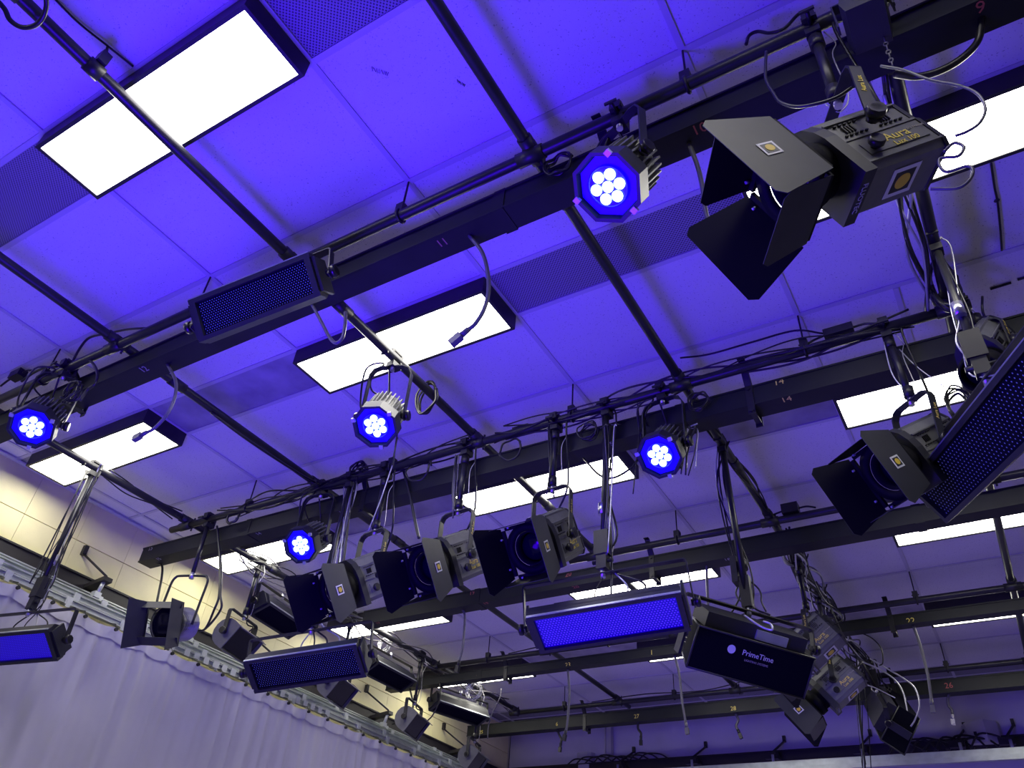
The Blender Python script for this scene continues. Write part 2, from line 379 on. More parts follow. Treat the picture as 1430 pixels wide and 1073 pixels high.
# hanger of the third lengthwise pipe at top left, with the loose wire it holds
hx = U(150, 66, 0)
e = empty('pipe_hanger', (.61, hx.y, BZ)); tag(e, 'small black rod hanger holding the pipe in the top left corner', 'hanger')
part('rod', MB().tube([U(150, 66, -.01), (.61+.03, hx.y, BZ+.06)], .005, 6), 'black', e)
part('clamp', MB().cyl((.61, hx.y-.03, BZ), (.61, hx.y+.03, BZ), PR+.007, 12).box((.63, hx.y, BZ+.045), (.04, .035, .06)), 'black', e)
solo('cable', MB().tube(spline([U(60,-20,-.004), U(80,2,-.006), U(110,32,-.008), U(150,64,-.012), U(170,80,-.006), U(186,93,-.004)]), .0042, 6), 'cable', 'thin black wire lying along the ceiling in the top left corner', 'cable')
solo('cable', MB().tube(spline([U(1384,228,-.004), U(1389,262,-.006), U(1393,282,-.006), U(1397,320,-.006), U(1399,350,-.004)]), .0045, 6).lathe([(0,.002),(.008,.012),(.016,.002)], U(1393,282,-.012), (0,0,1), 8), 'cable', 'thin black knotted wire on the ceiling at the right edge', 'cable')
solo('ceiling_slot', MB().tube([U(1383,404,-.002), U(1412,395,-.002)], .006, 6).tube([U(1421,391,-.002), U(1440,385,-.002)], .006, 6), 'black', 'short black slot in the ceiling above the second raceway, right edge', 'slot')
# ------------------------------------------------------------------ raceways
def raceway(y, xa, xb, za, zb, label, texts, straps, pig):
    W, H = (.09, .082) if y == R11 else (.11, .115); yp = y; y = y+.13
    e = empty('power_raceway', ((xa+xb)/2, y, (za+zb)/2)); tag(e, label, 'raceway')
    zz = lambda x: za+(zb-za)*(x-xa)/(xb-xa)
    b = MB(); vs = []
    for x in (xa, xb):
        z = zz(x); vs += [(x, y-W/2, z), (x, y-W/2, z-H), (x, y+W/2, z-H), (x, y+W/2, z)]
    b.add(vs, [(0,1,2,3),(7,6,5,4),(0,4,5,1),(1,5,6,2),(2,6,7,3),(3,7,4,0)])
    part('channel', b, 'raceway', e)
    l = MB()
    for dy, dz in ((-W/2-.002, -.006), (-W/2-.002, -H+.005)):
        l.add([(xa, y+dy-.003, zz(xa)+dz-.005), (xb, y+dy-.003, zz(xb)+dz-.005), (xb, y+dy-.003, zz(xb)+dz+.005), (xa, y+dy-.003, zz(xa)+dz+.005),
               (xa, y+dy+.004, zz(xa)+dz-.005), (xb, y+dy+.004, zz(xb)+dz-.005), (xb, y+dy+.004, zz(xb)+dz+.005), (xa, y+dy+.004, zz(xa)+dz+.005)],
              [(0,1,2,3),(7,6,5,4),(0,4,5,1),(3,2,6,7),(0,3,7,4),(1,5,6,2)])
    part('lip', l, 'raceway', e)
    jx = xa+1.1
    while jx < xb: part('joint_plate', MB().box((jx, y, zz(jx)-H/2), (.05, W+.008, H+.008)), 'raceway', e); jx += 3.05
    for s, px, py, face, mt, sz in texts:
        if face == 'b':                                  # on the underside
            q = U(px, py, zz(0)-H); q = U(px, py, zz(q.x)-H); q.y = min(max(q.y, y-W/2+.02), y+W/2-.02)
            m = text_on(s, sz*.85, q, X, -Z)
        else:
            q = Uy(px, py, y-W/2); q.z = min(max(q.z, zz(q.x)-H+.02), zz(q.x)-.02)
            m = text_on(s, sz, q, X, -Y)
        part('number', m, mt, e)
    for x in straps:
        yf = y-W/2-.004; zt = zz(x); zb_ = zz(x)-H-.05
        m = MB().strip([(x, yp-.012, PZ+.055), (x, yp+.012, PZ+.055), (x, yf, min(zt, PZ-.02)), (x, yf, zb_)], X, .034, .005)
        m.box((x, y, zt-H-.03), (.026, W+.02, .012)).strip([(x, yp+.028, PZ+.04), (x, yf+.02, zt+.004), (x, y+W/2+.004, zt+.004), (x, y+W/2+.004, zb_)], X, .034, .005)
        for zc in (zt-.02, zt-H-.035): m.cyl((x, yf-.010, zc), (x, yf+.004, zc), .008, 6)
        part('strap', m, 'black', e)
    for pts, r, mt, con in pig:
        q = [Uy(a, b_, y+.03) for a, b_ in pts]; q[0].z = zz(q[0].x)-H+.01; q[0].y = y
        c = part('pigtail_cord', MB().tube(spline(q, 6), r, 8), mt, e)
        if con:
            d = (q[-1]-q[-2]).normalized(); a = q[-1]; mm = MB().cyl(a-d*.01, a+d*.03, r*1.3, 8, r2=.012); sd = d.cross(Y).normalized(); 
            T = Matrix((sd, Y, d)).transposed()
            mm.add([a+d*.03 + T @ Vector((i*.015, j*.012, k)) for k in (-.004, .045) for j in (-1,1) for i in (-1,1)], [(0,2,3,1),(4,5,7,6),(0,1,5,4),(2,6,7,3),(0,4,6,2),(1,3,7,5)])
            k = bpy.data.objects.new('connector', mm.mesh('connector', con, MW[e].inverted())); COL.objects.link(k); k.parent = c; MW[k] = MW[e]
    return e
CG = 'cablegrey'
raceway(R2, -2.5, 6.2, -.245, -.232, 'charcoal power raceway nearest the camera, numbered 9 to 12',
    [('9', 1369, 8, 'b', 'rlet', .065), ('10', 977, 180, 'b', 'rlet', .065), ('11', 618, 339, 'b', 'olet', .06), ('12', 201, 516, 'b', 'glet', .06)],
    [-1.02, 2.10],
    [([(660,336),(673,352),(681,380),(682,408),(676,432),(664,452),(652,462)], .008, CG, CG),
     ([(238,516),(245,532),(244,555),(234,578),(216,598),(203,605)], .008, CG, CG),
     ([(965,206),(974,232),(981,262),(984,288),(989,308),(1000,319)], .008, CG, 'cable'),
     ([(438,434),(450,452),(460,471),(469,479),(478,472),(482,452),(482,436)], .0075, CG, None),
     ([(1374,36),(1366,56),(1345,80),(1315,98),(1282,107),(1250,104)], .011, 'cable', None)])
raceway(R5, -2.36, 6.2, -.256, -.310, 'charcoal power raceway over the row of three spotlights, numbered 14 to 16',
    [('15', 211, 765, 's', 'glet', .05), ('15', 214, 777, 'b', 'glet', .05), ('14', 352, 740, 'b', 'glet', .05), ('15', 469, 709, 'b', 'glet', .055), ('15', 841, 608, 'b', 'glet', .055), ('14', 1086, 525, 's', 'ylet', .05), ('14', 1090, 542, 'b', 'ylet', .06)],
    [-.25, 2.14],
    [([(222,781),(226,790),(226,806),(223,822),(219,842)], .0085, 'cable', None)])
raceway(R8, -1.5, 6.2, -.277, -.235, 'charcoal power raceway behind the row of three spotlights, numbered 17 to 20',
    [('17', 507, 858, 'b', 'rlet', .05), ('19', 660, 822, 's', 'rlet', .05), ('19', 662, 831, 'b', 'rlet', .055), ('20', 794, 793, 's', 'rlet', .05), ('20', 789, 807, 'b', 'rlet', .06), ('18', 1001, 763, 'b', 'glet', .05)],
    [1.0],
    [([(650,836),(649,860),(648,885),(646,905),(641,925)], .009, CG, 'cable'),
     ([(986,762),(987,800),(988,830),(989,850)], .009, CG, None),
     ([(1158,729),(1166,738),(1178,742),(1189,736),(1195,724)], .0075, CG, None)])
raceway(R11, -2.46, 6.2, -.274, -.272, 'charcoal power raceway with yellow numbers 21, 22 and 23',
    [('21', 548, 968, 's', 'white', .045), ('22', 668, 946, 's', 'ylet', .05), ('23', 793, 930, 's', 'ylet', .055), ('1', 910, 912, 's', 'ylet', .055), ('22', 1272, 868, 's', 'ylet', .058)],
    [-1.07, 2.23],
    [([(795,936),(795,965),(794,990),(792,1012),(790,1022)], .011, CG, 'cable'),
     ([(944,922),(949,945),(952,975),(956,1000),(958,1012)], .010, CG, 'cablegrey'),
     ([(1277,880),(1286,905),(1295,940),(1299,965),(1301,980)], .010, CG, CG),
     ([(574,968),(577,985),(572,1000),(562,1008),(548,1012)], .009, 'cable', None)])
raceway(R14, -2.48, 6.2, -.288, -.272, 'farthest charcoal power raceway, numbered 25 to 28, below its pipe',
    [('25', 672, 1023, 's', 'ylet', .05), ('26', 776, 1012, 's', 'ylet', .055), ('27', 889, 1001, 's', 'ylet', .055), ('28', 1024, 990, 's', 'ylet', .055), ('26', 1325, 958, 's', 'rlet', .065)],
    [-1.02, 1.98],
    [([(780,1020),(781,1027),(784,1033),(783,1040)], .012, 'cable', 'cable'), ([(893,1010),(891,1018),(895,1024),(895,1030)], .012, 'cable', 'cable'),
     ([(1028,998),(1031,1006),(1028,1014),(1031,1021)], .012, CG, 'cable'), ([(1326,972),(1324,984),(1329,992),(1330,1000)], .011, CG, 'box')])
# ------------------------------------------------------------------ left wall: ledger, brackets, curtain tracks, curtain
solo('wall_ledger', MB().box((XL+.045, 3.0, -.605), (.07, 10.4, .10)).box((XL+.05, 3.0, -.552), (.085, 10.4, .012)), 'ledger', 'long black ledger board fixed along the cream block wall', 'ledger')
solo('wall_ledger', MB().box((2.2, YB-.045, -.535), (9.6, .07, .09)).box((2.2, YB-.05, -.487), (9.6, .085, .012)), 'ledger', 'long black ledger board fixed along the far wall', 'ledger')
def track(x, z, y0, y1, w_, label, step, mt='galv'):
    e = empty('curtain_track', (x, (y0+y1)/2, z)); tag(e, label, 'curtain track')
    prof = [(-w_,-.02),(-w_,-.012),(-.006,-.010),(-.006,.010),(-w_,.012),(-w_,.02),(w_,.02),(w_,.012),(.006,.010),(.006,-.010),(w_,-.012),(w_,-.02)]
    part('rail', MB().prism([(x+a, z+b) for a, b in prof], y0, y1, 'y'), mt, e)
    y = y0+.1; me = MB().box((0, 0, .001), (w_*2+.012, .045, .05)).box((w_+.006, 0, -.02), (.008, .03, .045)).mesh('track_clip', 'bracket')
    while y < y1:
        o = bpy.data.objects.new('track_clip', me); COL.objects.link(o); o.parent = e; o.location = (0, y-(y0+y1)/2, 0); y += step
    return e
track(-2.485, -.685, -1.8, 8.1, .022, 'uppermost aluminium curtain track, next to the wall', .82)
track(-2.40, -.735, -1.8, 8.1, .022, 'second aluminium curtain track from the wall', .82)
track(-2.31, -.795, -1.8, 8.1, .024, 'third aluminium curtain track from the wall', .55)
e = track(-2.245, -.86, -1.8, 8.0, .020, 'lowest aluminium track that carries the grey curtain', .42)
me = MB().box((0,0,0), (.006, .045, .05)).mesh('runner', 'bracket'); y = 3.05
while y < 4.6:
    o = bpy.data.objects.new('runner', me); COL.objects.link(o); o.parent = e; o.location = (.035, y-3.1, -.005); y += .09
e = empty('curtain_track', (2, 7.86, -.70)); tag(e, 'long pale track across the far wall, low at the bottom edge', 'curtain track')
part('rail', MB().prism([(7.84+a, -.70+b) for a, b in ((-.03,-.03),(-.03,.03),(.03,.03),(.03,-.03))], -2.2, 6.5, 'x'), 'galv', e)
part('lower_rail', MB().prism([(7.78+a, -.755+b) for a, b in ((-.02,-.02),(-.02,.02),(.02,.02),(.02,-.02))], -2.2, 6.5, 'x'), 'galv', e)
for k, y in enumerate((2.28, 3.95, 5.5, 6.85)):
    e = empty('wall_bracket', (XL, y, -.37)); tag(e, ['black bracket arm on the cream wall left of the lamp with a wire yoke', 'black bracket arm behind the lamp with a wire yoke', 'black bracket arm on the cream wall below the second raceway end in the rear', 'black bracket arm on the wall nearest the far corner'][k], 'bracket')
    part('wall_foot', MB().box((XL+.02, y-.05, -.36), (.035, .03, .07)), 'black', e)
    part('arm_rod', MB().tube([(XL+.03, y-.05, -.39), (-2.36, y+.05, -.56)], .008, 8), 'black', e)
    part('arm_plate', MB().quadplate([(XL+.06, y+.02, -.60), (XL+.06, y+.085, -.60), (-2.33, y+.085, -.57), (-2.33, y+.02, -.57)], .03), 'ledger', e)
    part('hanger_bolt', MB().cyl((-2.36, y+.05, -.58), (-2.40, y+.05, -.71), .014, 8).box((-2.40, y+.05, -.69), (.05, .05, .04)), 'bracket', e)
for k, x in enumerate((-1.0, -.16, .68, 1.52, 2.36, 2.76)):
    e = empty('wall_bracket', (x, YB, -.38)); tag(e, 'black bracket arm on the far wall, ' + ['leftmost, beside the upright channel', 'second from the left', 'third from the left', 'behind the cable bunch', 'left of the white speaker box', 'right of the white speaker box'][k], 'bracket')
    part('arm_rod', MB().box((x+.03, YB-.02, -.36), (.03, .035, .06)).tube([(x+.03, YB-.03, -.385), (x-.06, YB-.26, -.55)], .011, 8), 'black', e)
    part('arm_plate', MB().box((x-.03, YB-.16, -.565), (.05, .26, .03)).box((x-.06, YB-.24, -.57), (.13, .06, .06)), 'ledger', e)
    part('hanger_bolt', MB().cyl((x-.03, YB-.33, -.58), (x-.03, YB-.33, -.68), .014, 8), 'bracket', e)
e = empty('upright_channel', (-1.27, YB-.04, -.6)); tag(e, 'upright steel channel standing on the far wall', 'channel')
part('channel', MB().box((-1.27, YB-.03, -.9), (.09, .04, 1.6)).box((-1.305, YB-.06, -.9), (.015, .03, 1.6)).box((-1.235, YB-.06, -.9), (.015, .03, 1.6)), 'box', e)
e = empty('conduit_cover', (-1.57, YB-.05, -.6)); tag(e, 'rounded pale conduit cover low on the far wall', 'cover')
part('cover', MB().prism([(-1.68, YB), (-1.66, YB-.07), (-1.62, YB-.09), (-1.52, YB-.09), (-1.48, YB-.07), (-1.46, YB)], -1.3, -.36), 'box', e)
e = empty('wall_speaker', (2.52, YB-.1, -.45)); tag(e, 'pale wedge-shaped speaker box on the far wall', 'speaker')
part('cabinet', MB().prism([(2.36, YB-.01), (2.40, YB-.13), (2.56, YB-.2), (2.66, YB-.12), (2.68, YB-.01)], -.55, -.36), 'box', e)
part('badge', MB().box((2.47, YB-.17, -.47), (.025, .012, .03), T=None), 'black', e)
m = MB()
for k in range(9):
    xx = -1.75+.11*k; m.tube(spline([(xx, YB-.12, -.49), (xx+.1, YB-.14, -.455+random.uniform(0,.03)), (xx+.25, YB-.13, -.47+random.uniform(0,.03)), (xx+.33, YB-.1, -.49)], 5), .008, 6)
solo('cable', m, 'cable', 'tangle of black cable lying on the far wall ledger', 'cable')
m = MB()
for k in range(8):
    xx = 1.7+.1*k; m.tube(spline([(xx, YB-.2, -.60), (xx+.1, YB-.2, -.54+random.uniform(0,.06)), (xx+.25, YB-.18, -.55+random.uniform(0,.05)), (xx+.33, YB-.2, -.60)], 5), .010, 6)
solo('cable', m, 'cable', 'heap of black cable draped below the pale speaker box', 'cable')
# curtain: one pleated sheet with a doubled hem hung on hooks
hooks = [1.0+.235*k for k in range(30)]
def sag(y):
    t = ((y-1.0) % .235)/.235; return -.020*math.sin(math.pi*t)
NY, NZ = 900, 16
random.seed(3)
folds = []; y = -1.8
while y < 8.2: folds.append((y, random.uniform(.014, .034), random.uniform(.018, .050), random.uniform(-.10, .10), random.choice((1, 1, .6)))); y += random.uniform(.09, .26)
def fold(y, t):
    v = 0
    for c, wd, am, dr, k in folds:
        d = (y-c-dr*t)/(wd*(1+1.2*t))
        if abs(d) < 3: v += am*k*math.exp(-d*d)*(.25+.75*min(1, t*4))
    return v + .022*math.sin(y*3.1+1)*min(1, t*2)+.010*math.sin(y*9.7)*(.3+t)
cv, cf = [], []
for i in range(NY):
    y = -1.8+9.85*i/(NY-1)
    for j in range(NZ):
        t = j/(NZ-1); cv.append((-2.165+fold(y, t)+.004*math.sin(y*83)*(1-t), y, -.925+sag(y)*(1-t)-3.2*t**1.6))
for i in range(NY-1):
    for j in range(NZ-1): cf.append((i*NZ+j, i*NZ+j+1, (i+1)*NZ+j+1, (i+1)*NZ+j))
e = empty('curtain', (-2.2, 3, -.93)); tag(e, 'long grey pleated curtain hanging from the tracks along the left wall', 'curtain')
mm = MB(); mm.add(cv, cf, 0, True); part('cloth', mm, 'fabric', e)
mm = MB(); vs = []
for i in range(NY):
    y = -1.8+9.85*i/(NY-1)
    for k in range(3):
        t = k/2; vs.append((-2.156+fold(y, (.075*t/3.2)**.625)+.005*math.sin(y*53+k)*(1-abs(t-.5)), y, -.920+sag(y)-.075*t))
mm.add(vs, [(i*3+k, i*3+k+1, i*3+k+4, i*3+k+3) for i in range(NY-1) for k in range(2)], 0, True); part('hem', mm, 'fabric', e)
for y in hooks:
    part('hook', MB().cyl((-2.14, y, -.94), (-2.125, y, -.94), .012, 10).tube([(-2.13, y, -.94), (-2.16, y, -.90), (-2.225, y, -.885)], .003, 5), 'black', e)
# ------------------------------------------------------------------ hanging fixtures
def pose(az, tilt, roll=0):
    return _rz(math.radians(az)) @ _ry(math.radians(roll)) @ _rx(math.radians(tilt))
def TR(pos, Rm): return Matrix.Translation(Vector(pos)) @ Rm.to_4x4()
def yoke_and_pole(root, pivot, axis, hw, hy, pipe_pt, wd=.032, mt='bodydark', corner=.035, pole_r=.016, label_mb=None, pole=True, th=.006):
    ax = Vector(axis).normalized(); up = (Z - ax*Z.dot(ax)).normalized(); sd = ax.cross(up)
    P_ = Vector(pivot)
    pts = [P_-ax*hw-up*.02, P_-ax*hw+up*(hy-corner), P_-ax*(hw-corner*.35)+up*(hy-corner*.3), P_-ax*(hw-corner)+up*hy,
           P_+ax*(hw-corner)+up*hy, P_+ax*(hw-corner*.35)+up*(hy-corner*.3), P_+ax*hw+up*(hy-corner), P_+ax*hw-up*.02]
    part('yoke', MB().strip(pts, sd, wd, th), mt, root)
    for s in (-1, 1):
        a = P_+ax*s*(hw-.012); b = P_+ax*s*(hw+.028)
        part('yoke_knob', MB().cyl(a, b, .016, 10).lathe([(0,.024),(.012,.027),(.022,.024)], b-ax*s*.022, ax*s, 8), 'knob', root)
    top = P_+up*hy
    part('yoke_bolt', MB().cyl(top-up*.02, top+up*.03, .012, 10), 'chrome', root)
    if pole:
        q = Vector(pipe_pt)
        part('hanging_pole', MB().cyl(top+up*.02, q-Z*.03, pole_r, 12), 'pipe', root)
        part('pole_joint', MB().cyl(top+up*.02, top+up*.07, pole_r+.006, 12), 'black', root); part('pole_joint', MB().cyl(q-Z*.12, q-Z*.07, pole_r+.007, 12), 'black', root)
        clampy(root, q)
        part('safety_cable', MB().tube(spline([q+Vector((.03,.02,-.02)), q+Vector((.05,.03,-.09)), q*.6+top*.4+Vector((.03,.02,0)), top+Vector((.035,.03,.06)), top+Vector((.0,.03,-.005)), top+Vector((-.03,.01,.03))], 6), .0022, 5), 'wire', root)
    return top
def clampy(root, q, along=None):
    q = Vector(q)
    m = MB().box(q+Z*.006, (.046, .075, .016)).box(q+Vector((0, .036, -.01)), (.040, .014, .09)).box(q+Vector((0,-.036,.012)), (.040, .014, .04)).box(q+Vector((0,0,-.048)), (.044, .05, .03))
    m.cyl(q+Vector((0,-.07,-.02)), q+Vector((0,-.02,-.012)), .007, 8).box(q+Vector((0,-.075,-.021)), (.045,.007,.012))
    m.box(q+Z*.033, (.040, .060, .014))
    part('pipe_clamp', m, 'black', root)
def sticker(root, c, u, n, s, logo=True):
    u = Vector(u).normalized(); n = Vector(n).normalized(); v = n.cross(u)
    def sq(h, off): return [c+u*a*h+v*b*h+n*off for a, b in ((-1,-1),(1,-1),(1,1),(-1,1))]
    m = MB(); m.quadplate(sq(s, .0006), .0008, 0); m.quadplate(sq(s*.72, .0014), .0007, 1)
    m.lathe([(0, s*.52), (.001, s*.52)], c+n*.0022, n, 16, 2, False)
    part('round_logo_sticker', m, ['white', 'bodydark', 'yellow'], root)

def stuff(o): o['kind'] = 'stuff'; return o
def fresnel(pos, az, tilt, roll, hy, pipe_pt, label, group=None, leaf=(6, 32, 6, 6), yhw=.098, doors=True, logo=True, lk=1.0):
    Rm = pose(az, tilt, roll); e = empty('fresnel_spotlight', pos, Rm); tag(e, label, 'spotlight', group)
    lp = lambda n, m, mt: part(n, m, mt, e, world=False)
    hw = .078
    P = [(-.066,-.12),(.066,-.12),(hw,-.10),(hw,-.012),(hw-.006,.0),(hw-.008,.072),(.048,.108),(.020,.122),(-.020,.122),(-.048,.108),(-hw+.008,.072),(-hw+.006,0),(-hw,-.012),(-hw,-.10)]
    lp('body', MB().prism(P, -.15, .085, 'y'), 'bodygrey')
    m = MB()
    for a in range(4):
        x = -.045+.03*a; m.box((x, -.035, .118 if abs(x) < .02 else .112), (.004, .22, .012))
    for s in (-1, 1):
        m.box((s*(hw-.002), -.035, -.006), (.010, .232, .007)); m.box((s*(hw+.001), -.035, -.098), (.006, .232, .006)); m.box((s*(hw-.005), -.035, .072), (.008, .232, .006))
        m.box((s*(hw+.0015), -.04, -.055), (.003, .19, .045))
    stuff(lp('body_ribs', m, 'bodygrey'))
    m = MB()
    for s in (-1, 1):
        for k in range(12):
            if k not in (5, 6): m.box((s*(hw-.004), -.125+k*.016, .060), (.006, .009, .0035)); m.box((s*(hw-.003), -.125+k*.016, .014), (.006, .009, .0035))
        for k in range(4): m.box((s*(hw-.004), .012+k*.009, .037), (.006, .0035, .026)); m.box((s*(hw-.004), -.10+k*.009, .037), (.006, .0035, .026))
    stuff(lp('vent_slots', m, 'knob'))
    Q = [(-.085,-.13),(.085,-.13),(.087,.02),(.080,.06),(.062,.10),(.03,.13),(-.03,.13),(-.062,.10),(-.080,.06),(-.087,.02)]
    lp('front_plate', MB().prism(Q, .085, .122, 'y'), 'bodydark')
    lp('back_plate', MB().prism([(x*1.04, z*1.03) for x, z in P], -.162, -.15, 'y').box((0,-.175,.03), (.09,.03,.06)).box((0,-.17,-.06), (.11,.02,.05)), 'bodydark')
    lp('lens_barrel', MB().lathe([(.12,.074),(.15,.074),(.154,.086),(.195,.086),(.20,.080),(.215,.080),(.215,.072),(.17,.070)], (0,0,0), (0,1,0), 28, cap=False), 'barrel')
    lp('lens', MB().lathe([(.165,.07),(.185,.06),(.196,.035),(.20,.0005)], (0,0,0), (0,1,0), 28), 'lens')
    for s in (-1, 1):
        k = lp('focus_knob', MB().cyl((s*(hw), .03, -.058), (s*(hw+.016), .03, -.058), .010, 10).lathe([(0,.017),(.004,.021),(.016,.021),(.02,.018)], (s*(hw+.012), .03, -.058), (s,0,0), 12), 'knob')
        if logo:
            lp('model_lettering', text_on('Aura', .040, (s*(hw+.0035), -.055, -.042), (0, s, 0), (s,0,0)), 'ylet')
            lp('model_lettering', text_on('Lux 100', .024, (s*(hw+.0035), -.065, -.070), (0, s, 0), (s,0,0)), 'ylet')
            lp('small_lettering', text_on('LED Fresnel', .012, (s*(hw+.0035), -.12, -.036), (0, s, 0), (s,0,0)), 'glet')
            lp('maker_lettering', text_on('FLUOTEC', .022, (s*.0, .105, -.1305), (1, 0, 0), (0,0,-1)), 'white')
    if logo: sticker(e, TR(pos, Rm) @ Vector((0,-.04,-.121)), Rm @ X, Rm @ -Z, .045)
    if doors:
        f = MB().lathe([(.215,.082),(.215,.118),(.229,.118),(.229,.082),(.215,.082)], (0,0,0), (0,1,0), 28, cap=False)
        for sx in (-1,1): f.box((sx*.112, .222, 0), (.016,.012,.215)); f.box((0, .222, sx*.112), (.20,.012,.016))
        lp('barndoor_frame', f, 'barrel')
        h = .115
        for i, (dx, dz, tx, tz) in enumerate(((-1,0,0,1), (1,0,0,1), (0,1,1,0), (0,-1,1,0))):
            a = math.radians(leaf[i]); n_ = Vector((dx,0,dz)); t_ = Vector((tx,0,tz)); f_ = n_*math.sin(a)+Y*math.cos(a)
            c = n_*.122+Y*.226; L = (.165 if i < 2 else .13)*lk; wi, wo = (.118, .118+.035*lk) if i < 2 else (.105, .105+.012*lk)
            q = [c-t_*wi, c+t_*wi, c+t_*(wo)+f_*(L-.02), c+t_*(wo-.018)+f_*L, c-t_*(wo-.018)+f_*L, c-t_*wo+f_*(L-.02)]
            m = MB().quadplate(q, .0018); m.mi[0 if (q[1]-q[0]).cross(q[-1]-q[0]).dot(n_) > 0 else 1] = 1
            o = lp('barndoor_leaf', m, ['leaf','leafin'])
            for k in (-.07, .07):
                hm = MB().box(c+t_*k-n_*.008-Y*.004, (.016,.008,.008) if i > 1 else (.008,.008,.016)).cyl(c+t_*k+f_*.012-n_*.006, c+t_*k+f_*.022-n_*.006, .0045, 8)
                k = bpy.data.objects.new('hinge', hm.mesh('hinge', 'bracket')); COL.objects.link(k); k.parent = o
            if i == 0:
                cc = TR(pos, Rm) @ (c+f_*(L*.50)); nn = Rm @ (n_*math.cos(a)-Y*math.sin(a)); sticker(e, cc+nn*.0025, Rm @ (t_+f_*.0), nn, .024)
    yoke_and_pole(e, pos, Rm @ X, yhw, hy, pipe_pt)
    up = (Z-(Rm@X)*Z.dot(Rm@X)).normalized()
    s = -1
    part('yoke_lettering', text_on('Aura Lux', .020, Vector(pos)+(Rm@X)*s*(yhw+.0035)+up*(hy*.55), up, (Rm@X)*s), 'ylet', e)
    # power lead out of the back
    b = TR(pos, Rm) @ Vector((.03,-.18,.0)); q = Vector(pipe_pt)
    part('power_lead', MB().tube(spline([b, b+Rm@Vector((.02,-.07,.0)), b+Rm@Vector((.05,-.09,.08)), (b+q)/2+Vector((.04,.03,-.05)), q+Vector((.06,.01,-.06)), q+Vector((.08,0,.02))], 7), .0055, 7), 'cable', e)
    return e
FR = [
 ((2.85,.9144,-.915), 120, -30, 0, 'biggest grey spotlight with open barndoors, top right, nearest the camera', (5,30,4,6)),
 ((2.786,R5,-.894), 136.1, -33.1, -3.7, 'grey spotlight with barndoors behind the tilted panel light at right', (7,20,4,4)),
 ((-.035,R5,-.933), 171.3, -37.3, -.7, 'left grey spotlight of the row of three, below the small blue lamp', (7,20,4,4)),
 ((.545,R5,-.925), 175.6, -36, .8, 'middle grey spotlight of the row of three, its left door lit blue', (7,20,4,4)),
 ((1.122,R5,-.927), 176.8, -36.8, .9, 'right grey spotlight of the row of three, its right door tinted blue', (7,20,4,4))]
for p_, az, ti, ro, lb, lf in FR:
    q = Vector((p_[0], R2 if p_[1] < 1 else R5, PZ)); fresnel(p_, az, ti, ro, -.65-p_[2], q, lb, leaf=lf, yhw=.125 if p_[1] < 1 else .108, lk=1.15 if p_[1] < 1 else 1.0)
fresnel((1.83,4.634,-.757), 87.7, -35.4, 0, .20, (1.83,4.60,BZ), 'upper grey spotlight of the pair seen from the side in the cable cluster', leaf=(12,30,6,6))
fresnel((1.83,5.151,-.863), 96.9, -37.8, 0, .26, (1.83,5.12,BZ), 'lower grey spotlight of the side-on pair, door with round sticker at its left', leaf=(12,30,6,6))

